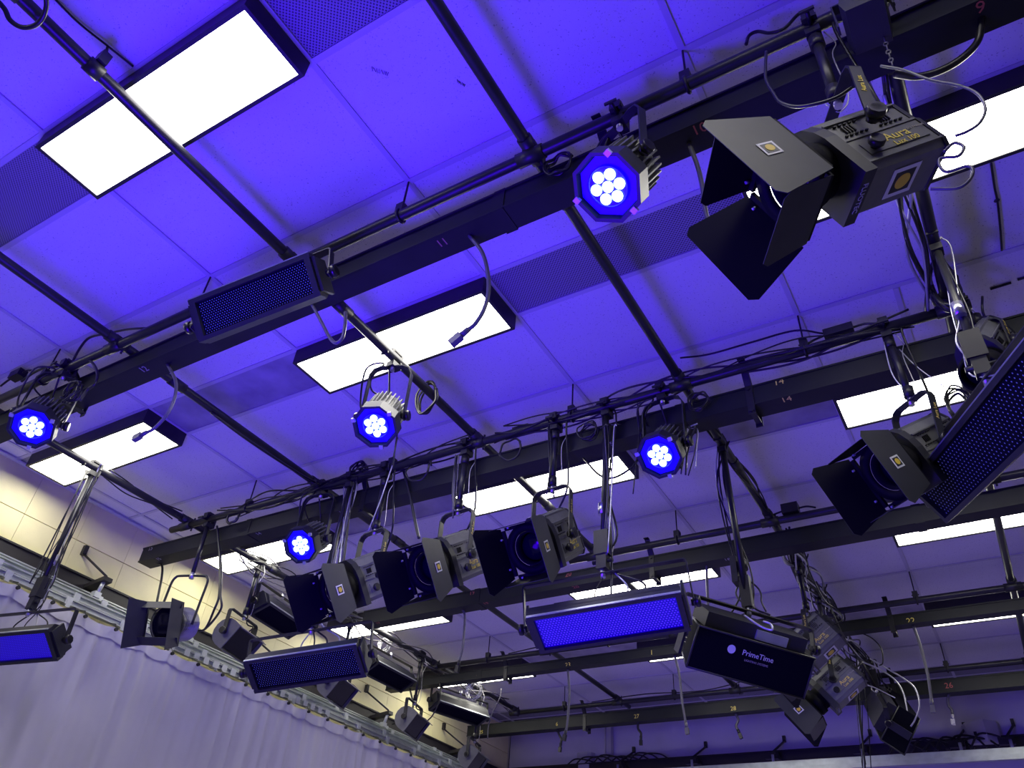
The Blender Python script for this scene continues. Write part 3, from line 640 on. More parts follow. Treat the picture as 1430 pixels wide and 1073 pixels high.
# ---- small seven-lamp blue cans
def par(hang, piv_px, front_px, R_, label, along='x', energy=6):
    q = Vector(hang)
    pz = near(*piv_px, (q.x, q.y, -.53)); piv = Vector((q.x, q.y, pz.z))
    fr = at(*front_px, piv, .12); d = (fr-piv).normalized()
    ax = d.cross(Z).normalized(); up = ax.cross(d)
    Rm = Matrix((ax, d, up)).transposed()
    e = empty('par_light', piv, Rm); tag(e, label, 'stage light', 'lit blue lamps with seven round lenses')
    lp = lambda n, m, mt: part(n, m, mt, e, world=False)
    k = R_/.1
    lp('housing', MB().lathe([(-.13*k,.045*k),(-.125*k,.06*k),(-.05*k,.078*k),(.05*k,.088*k),(.06*k,.088*k)], (0,0,0), (0,1,0), 28), 'bodydark')
    f = MB()
    for j in range(26):
        a = 2*math.pi*j/26; T = Matrix.Rotation(a, 4, 'Y'); f.box((.083*k, -.035*k, 0), (.020*k, .13*k, .006*k), T)
    stuff(lp('cooling_fins', f, 'bodygrey'))
    f = MB(); n = 8
    ring = lambda r, y: [Vector((r*math.cos(2*math.pi*(j+.5)/n), y, r*math.sin(2*math.pi*(j+.5)/n))) for j in range(n)]
    vs = ring(.112*k,.05*k)+ring(.112*k,.118*k)+ring(.100*k,.118*k)+ring(.094*k,.098*k)
    f.add(vs, [(i*n+j, i*n+(j+1)%n, (i+1)*n+(j+1)%n, (i+1)*n+j) for i in range(3) for j in range(n)]+[list(range(n))[::-1]])
    lp('front_rim', f, 'bodydark')
    lp('lens_plate', MB().lathe([(.09*k,.096*k),(.098*k,.096*k)], (0,0,0), (0,1,0), 28), 'ledring')
    lp('lens_ring', MB().lathe([(.098*k,.064*k),(.108*k,.064*k),(.108*k,.060*k),(.100*k,.058*k)], (0,0,0), (0,1,0), 32, cap=False), 'ledring')
    lp('lens_disc', MB().lathe([(.099*k,.059*k),(.1015*k,.059*k)], (0,0,0), (0,1,0), 32), 'ledring')
    for j in range(7):
        a = 2*math.pi*j/6+.5; rr = 0 if j == 6 else .0385*k
        lp('led_lens', MB().lathe([(.101*k,.0160*k),(.108*k,.0175*k),(.113*k,.013*k),(.115*k,.003*k)], (rr*math.cos(a), 0, rr*math.sin(a)), (0,1,0), 14), 'led')
    for j in range(3): lp('rim_clip', MB().box((.104*k*math.cos(.4+j*2.09), .118*k, .104*k*math.sin(.4+j*2.09)), (.018*k, .012*k, .018*k)), 'bracket')
    yoke_and_pole(e, piv, ax, .108*k, q.z-.06-piv.z, q, wd=.03, mt='bodydark', corner=.05, pole=False)
    clampy(e, q)
    b = piv-d*.14
    pts = [b, b-d*.05, b-d*.07+ax*.06+Z*.02, b-d*.02+ax*.12+Z*.09, q+ax*.10-Z*.12, q+ax*.05-Z*.03, q+ax*.14-Z*.06, b+ax*.16+Z*.02, b+ax*.11-Z*.07, b+ax*.03-Z*.06, b-d*.02+ax*.02+Z*.02, q+ax*.02-Z*.04]
    part('power_lead', MB().tube(spline(pts, 6), .005, 6), 'cable', e)
    lamp('blue_beam', 'SPOT', fr+d*.03, energy, BLUE, target=fr+d, spot_size=math.radians(75), spot_blend=.6, shadow_soft_size=.05)
    return e
par((2.189,R2,PZ), (876,262), (848,262), .108, 'lit blue lamp under the nearest cross pipe, left of raceway number 10')
par((-.994,R2,PZ), (60,590), (43,598), .1, 'lit blue lamp at the left edge of the picture')
par((.61,1.661,BZ), (541,586), (523,597), .1, 'lit blue lamp hung in front of the middle ceiling light, lead in loops')
par((1.728,R5,PZ), (931,631), (920,638), .1, 'lit blue lamp under the second cross pipe, right of middle')
par((-.546,R5,PZ), (429,757), (418,763), .1, 'lit blue lamp above the left spotlight of the row of three')

# ---- long flat panel lights
def dots_mesh(W, H, nx, nz, r, ring):
    m = MB()
    for j in range(nz):
        for i in range(nx+(j % 2)):
            x = -W/2 + (i+.5-.5*(j % 2))*W/nx; z = -H/2+(j+.5)*H/nz
            if abs(x) > W/2-r*.5: continue
            vs = [(x+r*math.cos(math.pi/3*k+.52), 0, z+r*math.sin(math.pi/3*k+.52)) for k in range(6)]
            if ring: 
                v2 = [(x+r*.80*math.cos(math.pi/3*k+.52), 0, z+r*.80*math.sin(math.pi/3*k+.52)) for k in range(6)]
                m.add(vs+v2, [(k, (k+1)%6, 6+(k+1)%6, 6+k) for k in range(6)])
            else: m.add(vs, [tuple(range(6))])
    return m
def panel(pos, az, tilt, roll, W, H, lit, hy, pipe_pt, label, dep=.10, pole=True, yhw=None, pole_x=0, nx=46, nz=14):
    Rm = pose(az, tilt, roll); e = empty('panel_light', pos, Rm); tag(e, label, 'panel light', 'long flat panel lights')
    lp = lambda n, m, mt: part(n, m, mt, e, world=False)
    w2, h2 = W/2, H/2
    b = MB(); prof = [(-h2, -.03), (-h2, -dep*.55), (-h2*.6, -dep), (h2*.6, -dep), (h2, -dep*.55), (h2, -.03)]
    vs = [(s*w2, y, z) for s in (-1, 1) for z, y in prof]; n = 6
    b.add(vs, [list(range(n)), list(range(n, 2*n))[::-1]]+[(i, n+i, n+(i+1)%n, (i+1)%n) for i in range(n)])
    lp('housing', b, 'bodydark')
    f = MB(); t = .018
    f.box((0, -.014, h2-t/2), (W+.012, .042, t)).box((0, -.014, -h2+t/2), (W+.012, .042, t)).box((w2-t/2, -.014, 0), (t+.006, .042, H-2*t)).box((-w2+t/2, -.014, 0), (t+.006, .042, H-2*t))
    lp('front_frame', f, 'bodydark')
    f = MB().box((0, -.0, h2+.003), (W+.01, .010, .004))
    lp('frame_edge', f, 'galv')
    lp('diffuser', MB().box((0, -.012, 0), (W-2*t, .006, H-2*t)), {'lit':'blueface','mid':'bluemid','dim':'bluedim','off':'bluedim'}[lit])
    if lit != 'off': g = dots_mesh(W-2*t-.01, H-2*t-.01, nx, nz, ((W-2*t)/nx*.30 if lit != 'dim' else (H-2*t)/nz*.21), False); g.v = [v+Vector((0, -.0075, 0)) for v in g.v]; stuff(lp('honeycomb_grid' if lit != 'dim' else 'led_dots', g, {'lit':'dot','mid':'dotmid','dim':'dotdim'}[lit]))
    for s in (-1, 1):
        lp('side_plate', MB().box((s*(w2+.012), -.05, 0), (.012, .09, H*.8)), 'bodydark')
    lp('back_box', MB().box((0, -dep-.008, 0), (W*.7, .02, H*.5)), 'bodydark')
    P_ = TR(pos, Rm) @ Vector((0, -.045, 0)); yh = yhw or w2+.045
    top = yoke_and_pole(e, P_, Rm @ X, yh, hy, pipe_pt, wd=.028, mt='pipe', corner=.012, pole=False)
    if pole:
        q = Vector(pipe_pt); tp = top + (Rm@X)*pole_x
        part('hanging_pole', MB().cyl(tp+Z*.02, q-Z*.03, .015, 12), 'pipe', e)
        part('sleeve', MB().cyl(tp+Z*.30, tp+Z*.36, .021, 12), 'chrome', e)
        m = MB().box(tp+Z*.06, (.05,.04,.08)).box(tp+Z*.15, (.07,.05,.12)).cyl(tp+Z*.06-X*.05, tp+Z*.06+X*.05, .010, 8)
        part('swivel_joint', m, 'black', e)
        part('pivot_bolt', MB().cyl(tp-Z*.01, tp+Z*.035, .011, 10), 'chrome', e)
        clampy(e, q)
        m = []
        for k in range(4):
            a = TR(pos, Rm) @ Vector((-w2*.5+k*.07, -dep, h2*.3)); r1 = random.uniform(.02,.05)
            pts = [a, a+Z*.06, tp+Vector((random.uniform(-.05,.05), .03, .05)), tp+Vector((random.uniform(-.06,.06), .04, .20)), tp*.5+q*.5+Vector((random.uniform(-.04,.04), .03, 0)), q+Vector((random.uniform(-.06,.06), .02, -.05)), q+Vector((random.uniform(-.08,.08), 0, .015))]
            part('lead', MB().tube(spline(pts, 7), random.choice((.003,.004,.005)), 6), random.choice(('cable','cable','wire')), e)
    return e
panel((1.42,R5,-1.392), 193, -68, 6.2, .66, .22, 'lit', .20, (1.421,R5,PZ), 'bright blue lit panel light in the middle right, in a wide pale yoke')
panel((-.335,R5,-1.39), 197.9, -56.1, 7.7, .62, .2, 'dim', .18, (-.31,R5,PZ), 'dark blue panel light low left of middle, right of the wire-yoke lamp', nx=44, nz=14)
panel((.761,.711,-.671), 189.4, -36.8, 10.7, .523, .173, 'dim', .14, (.76,R2-.06,PZ), 'dark panel light with dotted face mounted on the nearest cross pipe', pole=False, nx=44, nz=14)
panel((2.9906,2.0232,-1.1358), 111.83, -37.0, -11.1, 1.35, .2, 'dim', .18, (3.05,2.05,BZ), 'big tilted dark panel light at the right edge', nx=56, nz=12)
panel((-1.83,1.67,-1.36), 197, -52, 3, .56, .19, 'mid', .18, (-1.83,1.67,BZ), 'lit blue panel light at the left edge before the curtain')
for i, (p_, az, ti, ro, sc_) in enumerate((((-1.831,3.485,-.523), 284.5, -63, 3.2, .92), ((-1.83,4.873,-.513), 273.5, -60.9, 1.8, .95), ((-1.83,5.984,-.516), 251.5, -69.3, -1, .98))):
    panel(p_, az, ti, ro, .62*sc_, .18, 'off', .15, (-1.83, p_[1], BZ), 'dark unlit panel light hung lengthwise over the curtain, ' + ['nearest of the three', 'middle of the three', 'farthest of the three'][i], pole=False, dep=.13, nx=30, nz=9)

# ---- hooded soft light with lettering
def softbox(pos, az, tilt, roll, W, H, D, label, hang, hy, logo, flare=1.25, pole=True):
    Rm = pose(az, tilt, roll); e = empty('hooded_soft_light', pos, Rm); tag(e, label, 'soft light')
    lp = lambda n, m, mt: part(n, m, mt, e, world=False)
    w2, h2 = W/2, H/2
    # big lettered face lies in the local XZ plane at y = 0; the box runs back along -Y
    k = .82
    vs = [(-w2,0,-h2),(w2,0,-h2),(w2,0,h2),(-w2,0,h2),(-w2*k,-D,-h2*.9),(w2*k,-D,-h2*.9),(w2*k,-D,h2*.9),(-w2*k,-D,h2*.9)]
    m = MB().add(vs, [(3,2,1,0),(4,5,6,7),(0,1,5,4),(1,2,6,5),(2,3,7,6),(3,0,4,7)]); lp('hood', m, 'softcloth')
    m = MB()
    for a, b in ((0,1),(1,2),(2,3),(3,0),(1,5),(2,6),(3,7),(0,4)): m.tube([vs[a], vs[b]], .005, 6)
    lp('hood_seam', m, 'bodydark')
    lp('housing', MB().box((0, -D*.55, h2+.035), (W*.86, D*.8, .07)), 'bodydark')
    if logo: lp('control_plate', MB().box((-w2*.25, -D*.12, h2+.03), (.16, .012, .045)), 'galv')
    if logo:
        m = text_on('PrimeTime', .036, (-.02, .003, .035), (-1,0,0), (0,1,0)); lp('maker_lettering', m, 'white')
        lp('small_lettering', text_on('LIGHTING SYSTEMS', .014, (-.02, .003, .003), (-1,0,0), (0,1,0)), 'glet')
        lp('round_emblem', MB().lathe([(0,.020),(.002,.020)], (.115,.001,.035), (0,1,0), 16), 'white')
    P_ = TR(pos, Rm) @ Vector((0, -D*.5, h2+.02))
    for s in (-1, 1): lp('side_arm', MB().box((s*(w2+.02), -D*.5, .02), (.012, .06, H*.9)), 'bodydark')
    top = yoke_and_pole(e, P_, Rm@X, w2+.04, hy, hang, wd=.03, mt='pipe', corner=.012, pole=False)
    if pole:
        q = Vector(hang)
        part('hanging_pole', MB().cyl(top+Z*.02, q-Z*.03, .017, 12), 'pipe', e)
        part('swivel_joint', MB().box(top+Z*.10, (.05,.05,.16)).cyl(top+Z*.22, top+Z*.27, .024, 12).box(top+Vector((-.04,0,.22)), (.03,.07,.14)), 'black', e)
        part('pivot_bolt', MB().cyl(top-Z*.02, top+Z*.05, .012, 10), 'chrome', e)
        clampy(e, q)
        for k in range(5):
            a = top+Vector((random.uniform(-.12,.12), random.uniform(-.05,.05), -.02))
            pts = [a, a+Vector((random.uniform(-.1,.1),0,.05)), top+Vector((random.uniform(-.12,.12), .03, .12)), top+Vector((random.uniform(-.05,.05), .03, .28)), q+Vector((random.uniform(-.06,.0), .02, -.25)), q+Vector((random.uniform(-.05,.05), 0, .0))]
            part('lead', MB().tube(spline(pts, 7), .0045, 6), random.choice(('cable','cable','wire')), e)
    return e
softbox((1.83,3.126,-1.38), 227.4, -37.8, -5.2, .60, .195, .20, 'large black hooded soft light with white lettering, right of the bright blue panel', (1.83,3.06,BZ), .10, True)
softbox((1.88,6.72,-.76), 101, -52.7, -27, 1.05, .18, .28, 'black wedge-shaped hooded light at the lower right end of the cable cluster', (1.83,6.4,BZ), .12, False)

# ---- old lamp in a round-cornered wire yoke
def wirelamp(pos, az, tilt, roll, hy, q, label):
    Rm = pose(az, tilt, roll); e = empty('fresnel_spotlight', pos, Rm); tag(e, label, 'spotlight')
    lp = lambda n, m, mt: part(n, m, mt, e, world=False)
    lp('body', MB().lathe([(-.16,.045),(-.155,.075),(-.10,.098),(.03,.104),(.05,.118),(.07,.118)], (0,0,0), (0,1,0), 26), 'bodydark')
    f = MB()
    for k in range(14): f.box((0,-.13+k*.012,.0), (.004,.004,.004)) if False else f.lathe([(-.12+k*.012,.101),(-.118+k*.012,.106),(-.115+k*.012,.101)], (0,0,0), (0,1,0), 22, cap=False)
    stuff(lp('cooling_rings', f, 'reflector'))
    lp('lens', MB().lathe([(.07,.114),(.088,.098),(.10,.055),(.104,.001)], (0,0,0), (0,1,0), 26), 'lens')
    f = MB()
    for a, b in (((-.125,-.125),(.125,-.125)), ((.125,-.125),(.125,.125)), ((.125,.125),(-.125,.125)), ((-.125,.125),(-.125,-.125))):
        f.box(((a[0]+b[0])/2, .10, (a[1]+b[1])/2), (abs(a[0]-b[0])+.01, .014, abs(a[1]-b[1])+.01))
    lp('barndoor_frame', f, 'bodydark')
    for i, (dx, dz, tx, tz, a, L) in enumerate(((-1,0,0,1,6,.13), (1,0,0,1,28,.12), (0,1,1,0,-50,.05), (0,-1,1,0,-55,.06))):
        a = math.radians(a); n_ = Vector((dx,0,dz)); t_ = Vector((tx,0,tz)); f_ = n_*math.sin(a)+Y*math.cos(a); c = n_*.13+Y*.106
        lp('barndoor_leaf', MB().quadplate([c-t_*.13, c+t_*.13, c+t_*.15+f_*L, c-t_*.15+f_*L], .002), 'leaf')
    P_ = Vector(pos); ax = Rm@X; up = (Z-ax*Z.dot(ax)).normalized(); hw = .135; top = P_+up*hy
    part('yoke', MB().tube(spline([P_-ax*hw, P_-ax*hw+up*hy*.5, P_-ax*hw+up*(hy-.05), P_-ax*(hw-.015)+up*(hy-.012), P_-ax*(hw-.05)+up*hy, P_+ax*(hw-.05)+up*hy, P_+ax*(hw-.015)+up*(hy-.012), P_+ax*hw+up*(hy-.05), P_+ax*hw+up*hy*.5, P_+ax*hw], 5), .008, 8), 'pipe', e)
    part('hanging_pole', MB().cyl(top, Vector(q)-Z*.03, .014, 12), 'pipe', e)
    part('yoke_bolt', MB().cyl(top-up*.02, top+up*.02, .016, 10), 'chrome', e)
    clampy(e, q)
    b = TR(pos, Rm) @ Vector((-.03,-.15,-.02))
    for dd in (0, .03):
        pts = [b, b+Vector((.10,.02,-.02)), Uy(299+dd*300, 852, R5+.05), Uy(306+dd*60, 830, R5+.04), Uy(307+dd*60, 790, R5+.04), Uy(305, 755, R5+.03), Uy(303, 735, R5+.02)]
        part('power_lead', MB().tube(spline(pts, 7), .0075, 7), 'cable', e)
    return e
wirelamp((-1.586,R5,-.969), 197, -20.7, -2.6, .325, (-1.586,R5,PZ), 'black lamp in a thin round-cornered wire yoke before the cream wall')
# ---- small flood lights with round end plates
def flood(x, y, z, az, tilt, q, label, sc_=1.0):
    Rm = pose(az, tilt, 0); e = empty('flood_light', (x,y,z), Rm); tag(e, label, 'flood light', 'small black flood lights over the curtain')
    lp = lambda n, m, mt: part(n, m, mt, e, world=False)
    L = .16*sc_; r = .085*sc_
    arc = [(math.sin(a)*-r*1.0, math.cos(a)*r) for a in [k*math.pi/8 for k in range(9)]]     # (y, z) back half
    lp('housing', MB().prism(arc+[(.05*sc_,-r*1.05),(.055*sc_,r*1.05)], -L*.9, L*.9, 'x'), 'bodydark')
    for s in (-1, 1): lp('end_plate', MB().prism([(a*1.18, b*1.18) for a, b in arc]+[(.07*sc_,-r*1.15),(.07*sc_,r*1.15)], s*L-.004, s*L+.004, 'x'), 'bodygrey')
    lp('lip', MB().box((0,.075*sc_,-r*1.1), (L*2, .05*sc_, .006)).box((0,.075*sc_,r*1.1), (L*2,.05*sc_,.006)), 'bodygrey')
    lp('glass', MB().box((0,.052*sc_,0), (L*1.75,.006,r*1.9)), 'lens')
    yoke_and_pole(e, (x,y,z), Rm@X, L+.02, .17, q, wd=.03, corner=.02, pole_r=.013)
    b = Vector((x,y,z)); 
    part('lamp_lead', MB().tube(spline([b+Vector((0,.05,.06)), b+Vector((.03,.08,.12)), b+Vector((-.02,.05,.16)), Vector(q)*.6+b*.4+Vector((.04,0,0)), Vector(q)+Vector((.03,0,-.03))], 7), .005, 6), 'cable', e)
    return e
flood(-1.83,3.15,-.79, 285, -35, (-1.83,3.15,BZ), 'small black flood light right of the wire-yoke lamp')
flood(-1.83,4.25,-.80, 285, -35, (-1.83,4.25,BZ), 'small black flood light half hidden under the dark blue panel')
flood(-1.83,5.27,-.79, 285, -35, (-1.83,5.27,BZ), 'small black flood light before the end of the raceway numbered 22')
flood(-1.83,6.29,-.86, 285, -35, (-1.83,6.29,BZ), 'small black flood light nearest the far corner')
# ------------------------------------------------------------------ cables tied to the pipes
def bundle(name, label, cat, runs, r=(.0035,.0055), mats=('cable','cable','cablegrey','cable','wire')):
    allp = [p for q in runs for p in q]; c = sum((Vector(p) for p in allp), Vector())/len(allp)
    e = empty(name, c); tag(e, label, cat)
    for q in runs: part('cord', MB().tube(spline(q, 6), random.uniform(*r), 6), random.choice(mats), e)
    return e
def along(axis, other, z0, a, b, n, amp, step=.22, up=.01):
    runs = []
    for k in range(n):
        s = a+random.uniform(0, .15); t = b-random.uniform(0, .15); pts = []; ph = random.uniform(0, 6.28); ph2 = random.uniform(0, 6.28)
        m = max(3, int((t-s)/step))
        for i in range(m+1):
            u = s+(t-s)*i/m; o1 = amp*math.cos(ph+u*5.1)+random.uniform(-.3,.3)*amp; o2 = up+amp*math.sin(ph2+u*4.3)+random.uniform(-.3,.3)*amp
            pts.append((u, other+o1, z0+o2) if axis == 'x' else (other+o1, u, z0+o2))
        runs.append(pts)
    return runs
random.seed(21)
bundle('cable_bundle', 'black cables strapped along the second cross pipe, left half', 'cable', along('x', R5, PZ, -1.5, .62, 7, .038), (.004,.006), ('cable',))
bundle('cable_bundle', 'black cables strapped along the second cross pipe, right half', 'cable', along('x', R5, PZ, .7, 3.0, 7, .036), (.004,.006), ('cable',))
bundle('cable_bundle', 'thick sheaf of black and pale cables wrapped round the pipe at lower right', 'cable', along('y', 1.83, BZ-.03, 4.15, 7.4, 15, .062, .28), (.005,.008), ('cable','cable','cable','cablegrey','wire'))
bundle('cable_bundle', 'black cables tied to the pipe between raceways, upper part of the lower right run', 'cable', along('y', 1.83, BZ-.01, 2.6, 4.1, 4, .03), (.004,.006), ('cable',))
bundle('cable_bundle', 'black and white cables running beside the pipe below the biggest spotlight', 'cable', along('y', 2.99, BZ-.02, 1.15, 2.55, 7, .034, .35), (.004,.007), ('cable','wire','cable','wire','cablegrey'))
bundle('cable_bundle', 'black cord sagging beside the pipe left of the middle ceiling light', 'cable', [[(-.60,1.55,BZ-.03),(-.57,1.75,BZ-.06),(-.55,2.0,BZ-.07),(-.56,2.25,BZ-.05),(-.58,2.4,BZ-.02)]], (.008,.008), ('cable',))
bundle('cable_bundle', 'black cords along the pipe over the curtain wall, nearest stretch', 'cable', along('y', -1.83, BZ-.01, 1.75, 2.4, 4, .03), (.004,.006), ('cable',))
bundle('cable_bundle', 'loose pale and black cords around the pipe over the curtain wall, far stretch', 'cable', along('y', -1.83, BZ-.03, 2.9, 6.9, 6, .06, .25), (.004,.006), ('cable','wire','cablegrey','cable'))
bundle('cable_bundle', 'black cord crossing from the nearest cross pipe to the left blue lamp', 'cable',
       [[Uy(a,b,R2) for a,b in ((212,458),(180,460),(150,466),(125,472),(112,486),(100,508),(95,520))], [Uy(a,b,R2) for a,b in ((120,500),(130,508),(136,522),(133,536),(122,545),(112,560))], [Uy(a,b,R2) for a,b in ((30,533),(45,522),(62,514),(80,512))]], (.005,.008), ('cable',))
# drop bundles: several cords falling from a pipe towards a fixture
def drop(px0, px1, y, n, sp, label, mats=('cable','cable','wire','cablegrey')):
    runs = []
    for k in range(n):
        a = Uy(px0[0]+random.uniform(-sp,sp), px0[1], y+random.uniform(-.03,.03)); b = Uy(px1[0]+random.uniform(-sp,sp), px1[1]+random.uniform(-6,6), y+random.uniform(-.03,.03)); m = a*.5+b*.5+Vector((random.uniform(-.02,.02), 0, 0))
        runs.append([a+Vector((random.uniform(-.06,.06),0,.02)), a, m, b])
    return bundle('cable_bundle', label, 'cable', runs, (.0028,.0045), mats)
drop((492,668), (468,812), R5, 10, 11, 'sheaf of thin cords falling left of the left spotlight of the row')
drop((545,655), (520,742), R5, 6, 7, 'thin cords falling onto the yoke of the left spotlight of the row')
drop((640,640), (632,720), R5, 4, 6, 'thin cords falling onto the yoke of the middle spotlight of the row')
drop((770,590), (768,690), R5, 4, 6, 'thin cords falling onto the yoke of the right spotlight of the row')
drop((962,600), (960,660), R5, 6, 12, 'cords hanging right of the second blue lamp from the right')
drop((128,662), (52,820), 1.69, 4, 13, 'cords falling along the pole of the left lit panel')
drop((850,600), (850,770), R5, 5, 9, 'cords falling along the pole of the bright blue panel')
drop((1160,900), (1180,925), 5.2, 6, 16, 'short pale leads between the two side-on spotlights')
drop((1195,930), (1212,1073), 6.7, 7, 9, 'cords dropping out of frame below the cable cluster', ('cable','cable','cablegrey'))
# round loops of spare cable
def loop(px, y, r, label, n=1, mt='cable', rr=.006, sq=1.0):
    c = Uy(px[0], px[1], y); runs = []
    for k in range(n):
        a0 = random.uniform(0, .6); rk = r*random.uniform(.85, 1.12)
        runs.append([c+Vector((math.cos(a0+t)*rk*sq+random.uniform(-.004,.004), random.uniform(-.012,.012)+.01*k, math.sin(a0+t)*rk)) for t in [i*math.pi/5 for i in range(11)]])
    e = empty('cable_loop', c); tag(e, label, 'cable')
    for q in runs: part('cord', MB().tube(spline(q, 5), rr, 6), mt, e)
loop((326,722), R5, .055, 'loop of black cable hanging from the left end of the second cross pipe', 1, rr=.009)
loop((714,628), R5, .06, 'loop of black cable hanging right above the middle spotlight of the row', 1, rr=.006)
loop((585,655), R5, .075, 'wide loop of black cable hanging left of the middle spotlight', 1, rr=.006)
loop((498,655), R5, .055, 'bunched black cable loops above the sheaf of cords', 5, rr=.006)
loop((820,600), R5, .055, 'black cable loops above the right spotlight of the row', 4, rr=.004)
loop((1338,560), 2.6, .075, 'coil of thin black cable beside the top edge of the tilted panel', 7, rr=.004, sq=.55)
loop((595,555), 1.95, .10, 'coiled lead looped over the pipe right of the middle blue lamp', 3, rr=.006, sq=.55)
loop((1318,395), 2.3, .13, 'tall dark cable loops by the pipe below the biggest spotlight', 4, rr=.008, sq=.35)
loop((975,560), R5, .05, 'black cable loops at the crossing right of the second blue lamp', 3, rr=.005)
loop((535,900), 4.85, .06, 'pale tangled cord loops over the middle unlit panel', 5, 'wire', .003)
loop((660,965), 6.0, .08, 'pale tangled cord loops over the farthest unlit panel', 6, 'wire', .003)
loop((382,790), 3.4, .06, 'pale cord loop hooked round the pipe by the first unlit panel', 3, 'wire', .004)
loop((98,545), R2, .06, 'tangled black cable loops behind the left blue lamp', 4, rr=.005)
loop((780,228), R2+.05, .06, 'black cable loop left of the nearest blue lamp', 2, rr=.006)
# long single cords traced in their own plane
def cord(pts, y, r, label, mt='cable'):
    q = [Uy(a, b, y) for a, b in pts]; solo('cable', MB().tube(spline(q, 7), r, 7), mt, label, 'cable')
cord([(1070,72),(1069,92),(1070,112),(1080,130),(1090,143),(1112,149),(1140,145),(1168,136),(1190,122)], R2-.06, .005, 'thin black cord looping below the nearest raceway beside the biggest spotlight')
cord([(1042,62),(1046,50),(1058,44),(1075,46),(1095,40),(1115,20),(1135,12)], R2, .006, 'black cord humped over the nearest cross pipe, top right')
cord([(1230,92),(1262,98),(1300,112),(1340,120),(1366,132),(1376,152),(1368,172),(1350,184),(1334,190)], .80, .0035, 'thin grey cord arching over the biggest spotlight in front of the light', 'cablegrey')
cord([(1318,212),(1332,200),(1346,205),(1338,218),(1312,222),(1320,240),(1352,232),(1358,244),(1340,262),(1300,264)], .92, .004, 'curled grey cord behind the biggest spotlight', 'cablegrey')
cord([(1234,478),(1245,520),(1262,545)], R5-.02, .0028, 'thin pale safety wire beside the pole of the right-hand spotlight', 'wire')
cord([(1256,488),(1280,512),(1318,540)], R5+.05, .0025, 'thin pale wire sloping to the cable coil at right', 'wire')

cord([(890,560),(893,600),(889,640),(884,690)], R5+.03, .003, 'thin black cord hanging past the second blue lamp from the right')
cord([(556,600),(552,625),(549,655)], 1.72, .0035, 'thin black cord below the middle blue lamp')
cord([(563,655),(572,690),(580,730),(585,752)], R5+.05, .0085, 'thick black cord dropping to the middle spotlight of the row')
cord([(815,640),(835,662),(855,668),(880,655),(892,640)], R5+.12, .006, 'black cord sagging in front of the right part of a ceiling light')
cord([(950,500),(990,495),(1050,478),(1110,462),(1150,466)], R5, .005, 'black cord rising to the inline box on the second cross pipe')
for y, xs in ((R11, (-1.0,-.2,.9)), (R14, (-.9,.3,1.6))):
    q = [Vector((xs[0], y, PZ+.03)), Vector(((xs[0]+xs[1])/2, y, PZ+.055)), Vector((xs[1], y, PZ+.03)), Vector(((xs[1]+xs[2])/2, y, PZ+.10)), Vector((xs[2], y, PZ+.05))]
    solo('cable', MB().tube(spline(q, 6), .005, 6), 'cable', 'slack black cord along the ' + ('fourth' if y == R11 else 'farthest') + ' cross pipe', 'cable')
cord([(1215,920),(1240,935),(1262,948),(1278,962),(1284,985),(1278,1005),(1272,1015)], 6.2, .006, 'pale cord arching right of the cable cluster, outer one', 'wire')
cord([(1205,925),(1228,935),(1250,950),(1262,970),(1268,1000)], 6.3, .006, 'pale cord arching right of the cable cluster, inner one', 'wire')
cord([(1190,880),(1215,890),(1230,905),(1233,925),(1228,930)], 5.9, .005, 'dark cord arching above the cable cluster')
cord([(1150,915),(1190,950),(1220,960),(1250,975)], 6.0, .004, 'pale cord crossing the cable cluster', 'wire')
cord([(1040,860),(1062,875),(1078,880),(1076,872),(1066,868)], 3.0, .005, 'pale hook-ended cord above the hooded soft light', 'wire')
cord([(700,962),(698,975),(688,995),(682,1015),(681,1032)], 6.25, .005, 'grey cord falling to the farthest flood light', 'cablegrey')
cord([(614,952),(615,975),(605,998),(596,1008)], 5.5, .006, 'dark cord falling from the raceway numbered 22 to a flood light')
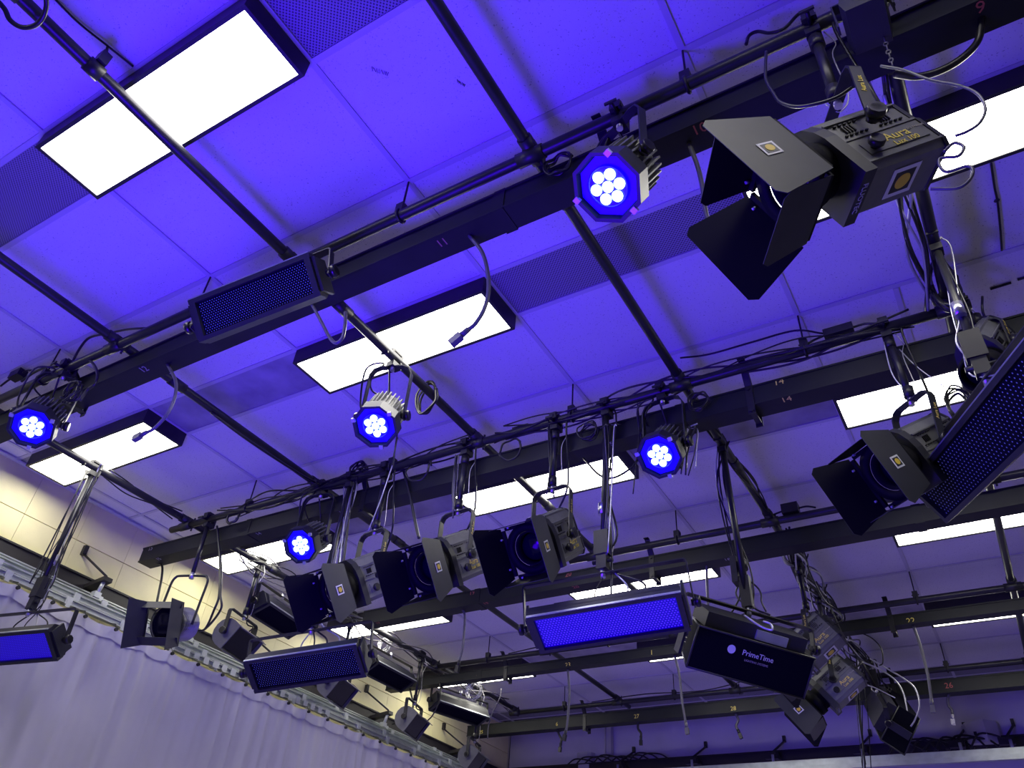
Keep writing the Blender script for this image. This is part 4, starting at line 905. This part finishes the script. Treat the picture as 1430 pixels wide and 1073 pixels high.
# ------------------------------------------------------------------ small hardware
def inline(px, y, L, r, label):
    c = Uy(px[0], px[1], y); e = empty('inline_box', c); tag(e, label, 'adapter')
    part('box', MB().box(c, (L, r*2, r*1.8)), 'black', e); part('cord', MB().tube(spline([c-X*L*.5, c-X*(L*.5+.05)-Z*.01, c-X*(L*.5+.10)-Z*.03], 5), .006, 6).tube(spline([c+X*L*.5, c+X*(L*.5+.05), c+X*(L*.5+.1)-Z*.02], 5), .006, 6), 'cable', e)
inline((1171,463), R5, .13, .022, 'black inline adapter on the second cross pipe, right of yellow number 14')
inline((1104,712), R8, .10, .035, 'black adapter box lying on the third cross pipe')
inline((728,600), R5, .10, .018, 'black inline adapter on the second cross pipe near its middle')
inline((25,524), R2, .10, .025, 'black inline adapter left on the nearest cross pipe')
fresnel((3.13,R5+.02,-.50), 150, -50, 0, .15, (3.10,R5,PZ), 'small dark lamp without doors at the right end of the second cross pipe', doors=False, logo=False, yhw=.09)
q = Uy(1222, 2, R2); q = Vector((q.x, R2, PZ)); c1_ = Uy(1208, 22, R2-.05)
e = empty('flood_light', c1_); tag(e, 'dark lamp cropped by the top edge, above the biggest spotlight', 'flood light')
part('housing', MB().prism([(c1_.x-.05, c1_.z-.05), (c1_.x+.05, c1_.z-.055), (c1_.x+.062, c1_.z), (c1_.x+.05, c1_.z+.05), (c1_.x-.045, c1_.z+.05), (c1_.x-.06, c1_.z)], R2-.12, R2+.03, 'y'), 'bodydark', e)
part('lens', MB().lathe([(0,.022),(.006,.016),(.009,.001)], (c1_.x, R2-.12, c1_.z), (0,-1,0), 16), 'lens', e)
part('yoke', MB().strip([(c1_.x-.075, R2-.05, c1_.z-.02), (c1_.x-.075, R2-.05, PZ-.05), (c1_.x+.075, R2-.05, PZ-.05), (c1_.x+.075, R2-.05, c1_.z-.02)], Y, .03, .005), 'bodydark', e)
clampy(e, (c1_.x, R2, PZ))
m = MB(); c0 = Uy(1232, 45, R2+.02); c1 = Uy(1246, 90, R2-.02)
e = empty('safety_chain', c0); tag(e, 'dark safety chain hanging by the biggest spotlight', 'chain')
ring_me = None
for k in range(9):
    t = k/8; c = c0*(1-t)+c1*t; mm = MB(); d = (c1-c0).normalized(); s_ = (X if k % 2 else Y); s_ = (s_-d*s_.dot(d)).normalized()
    mm.tube([c+d*math.cos(a)*.013+s_*math.sin(a)*.006 for a in [i*math.pi/4 for i in range(9)]], .0018, 5); part('link', mm, 'cablegrey', e)
e = empty('cable_loop', U(20,10,-.25)); tag(e, 'black cable looping under the pipe in the top left corner', 'cable')
part('cord', MB().tube(spline([U(-10,-5,-.24), U(6,12,-.25), U(14,28,-.27), U(30,38,-.28), U(48,36,-.28), U(60,24,-.27), U(65,6,-.25), U(62,-10,-.24)], 6), .0085, 8), 'cable', e)
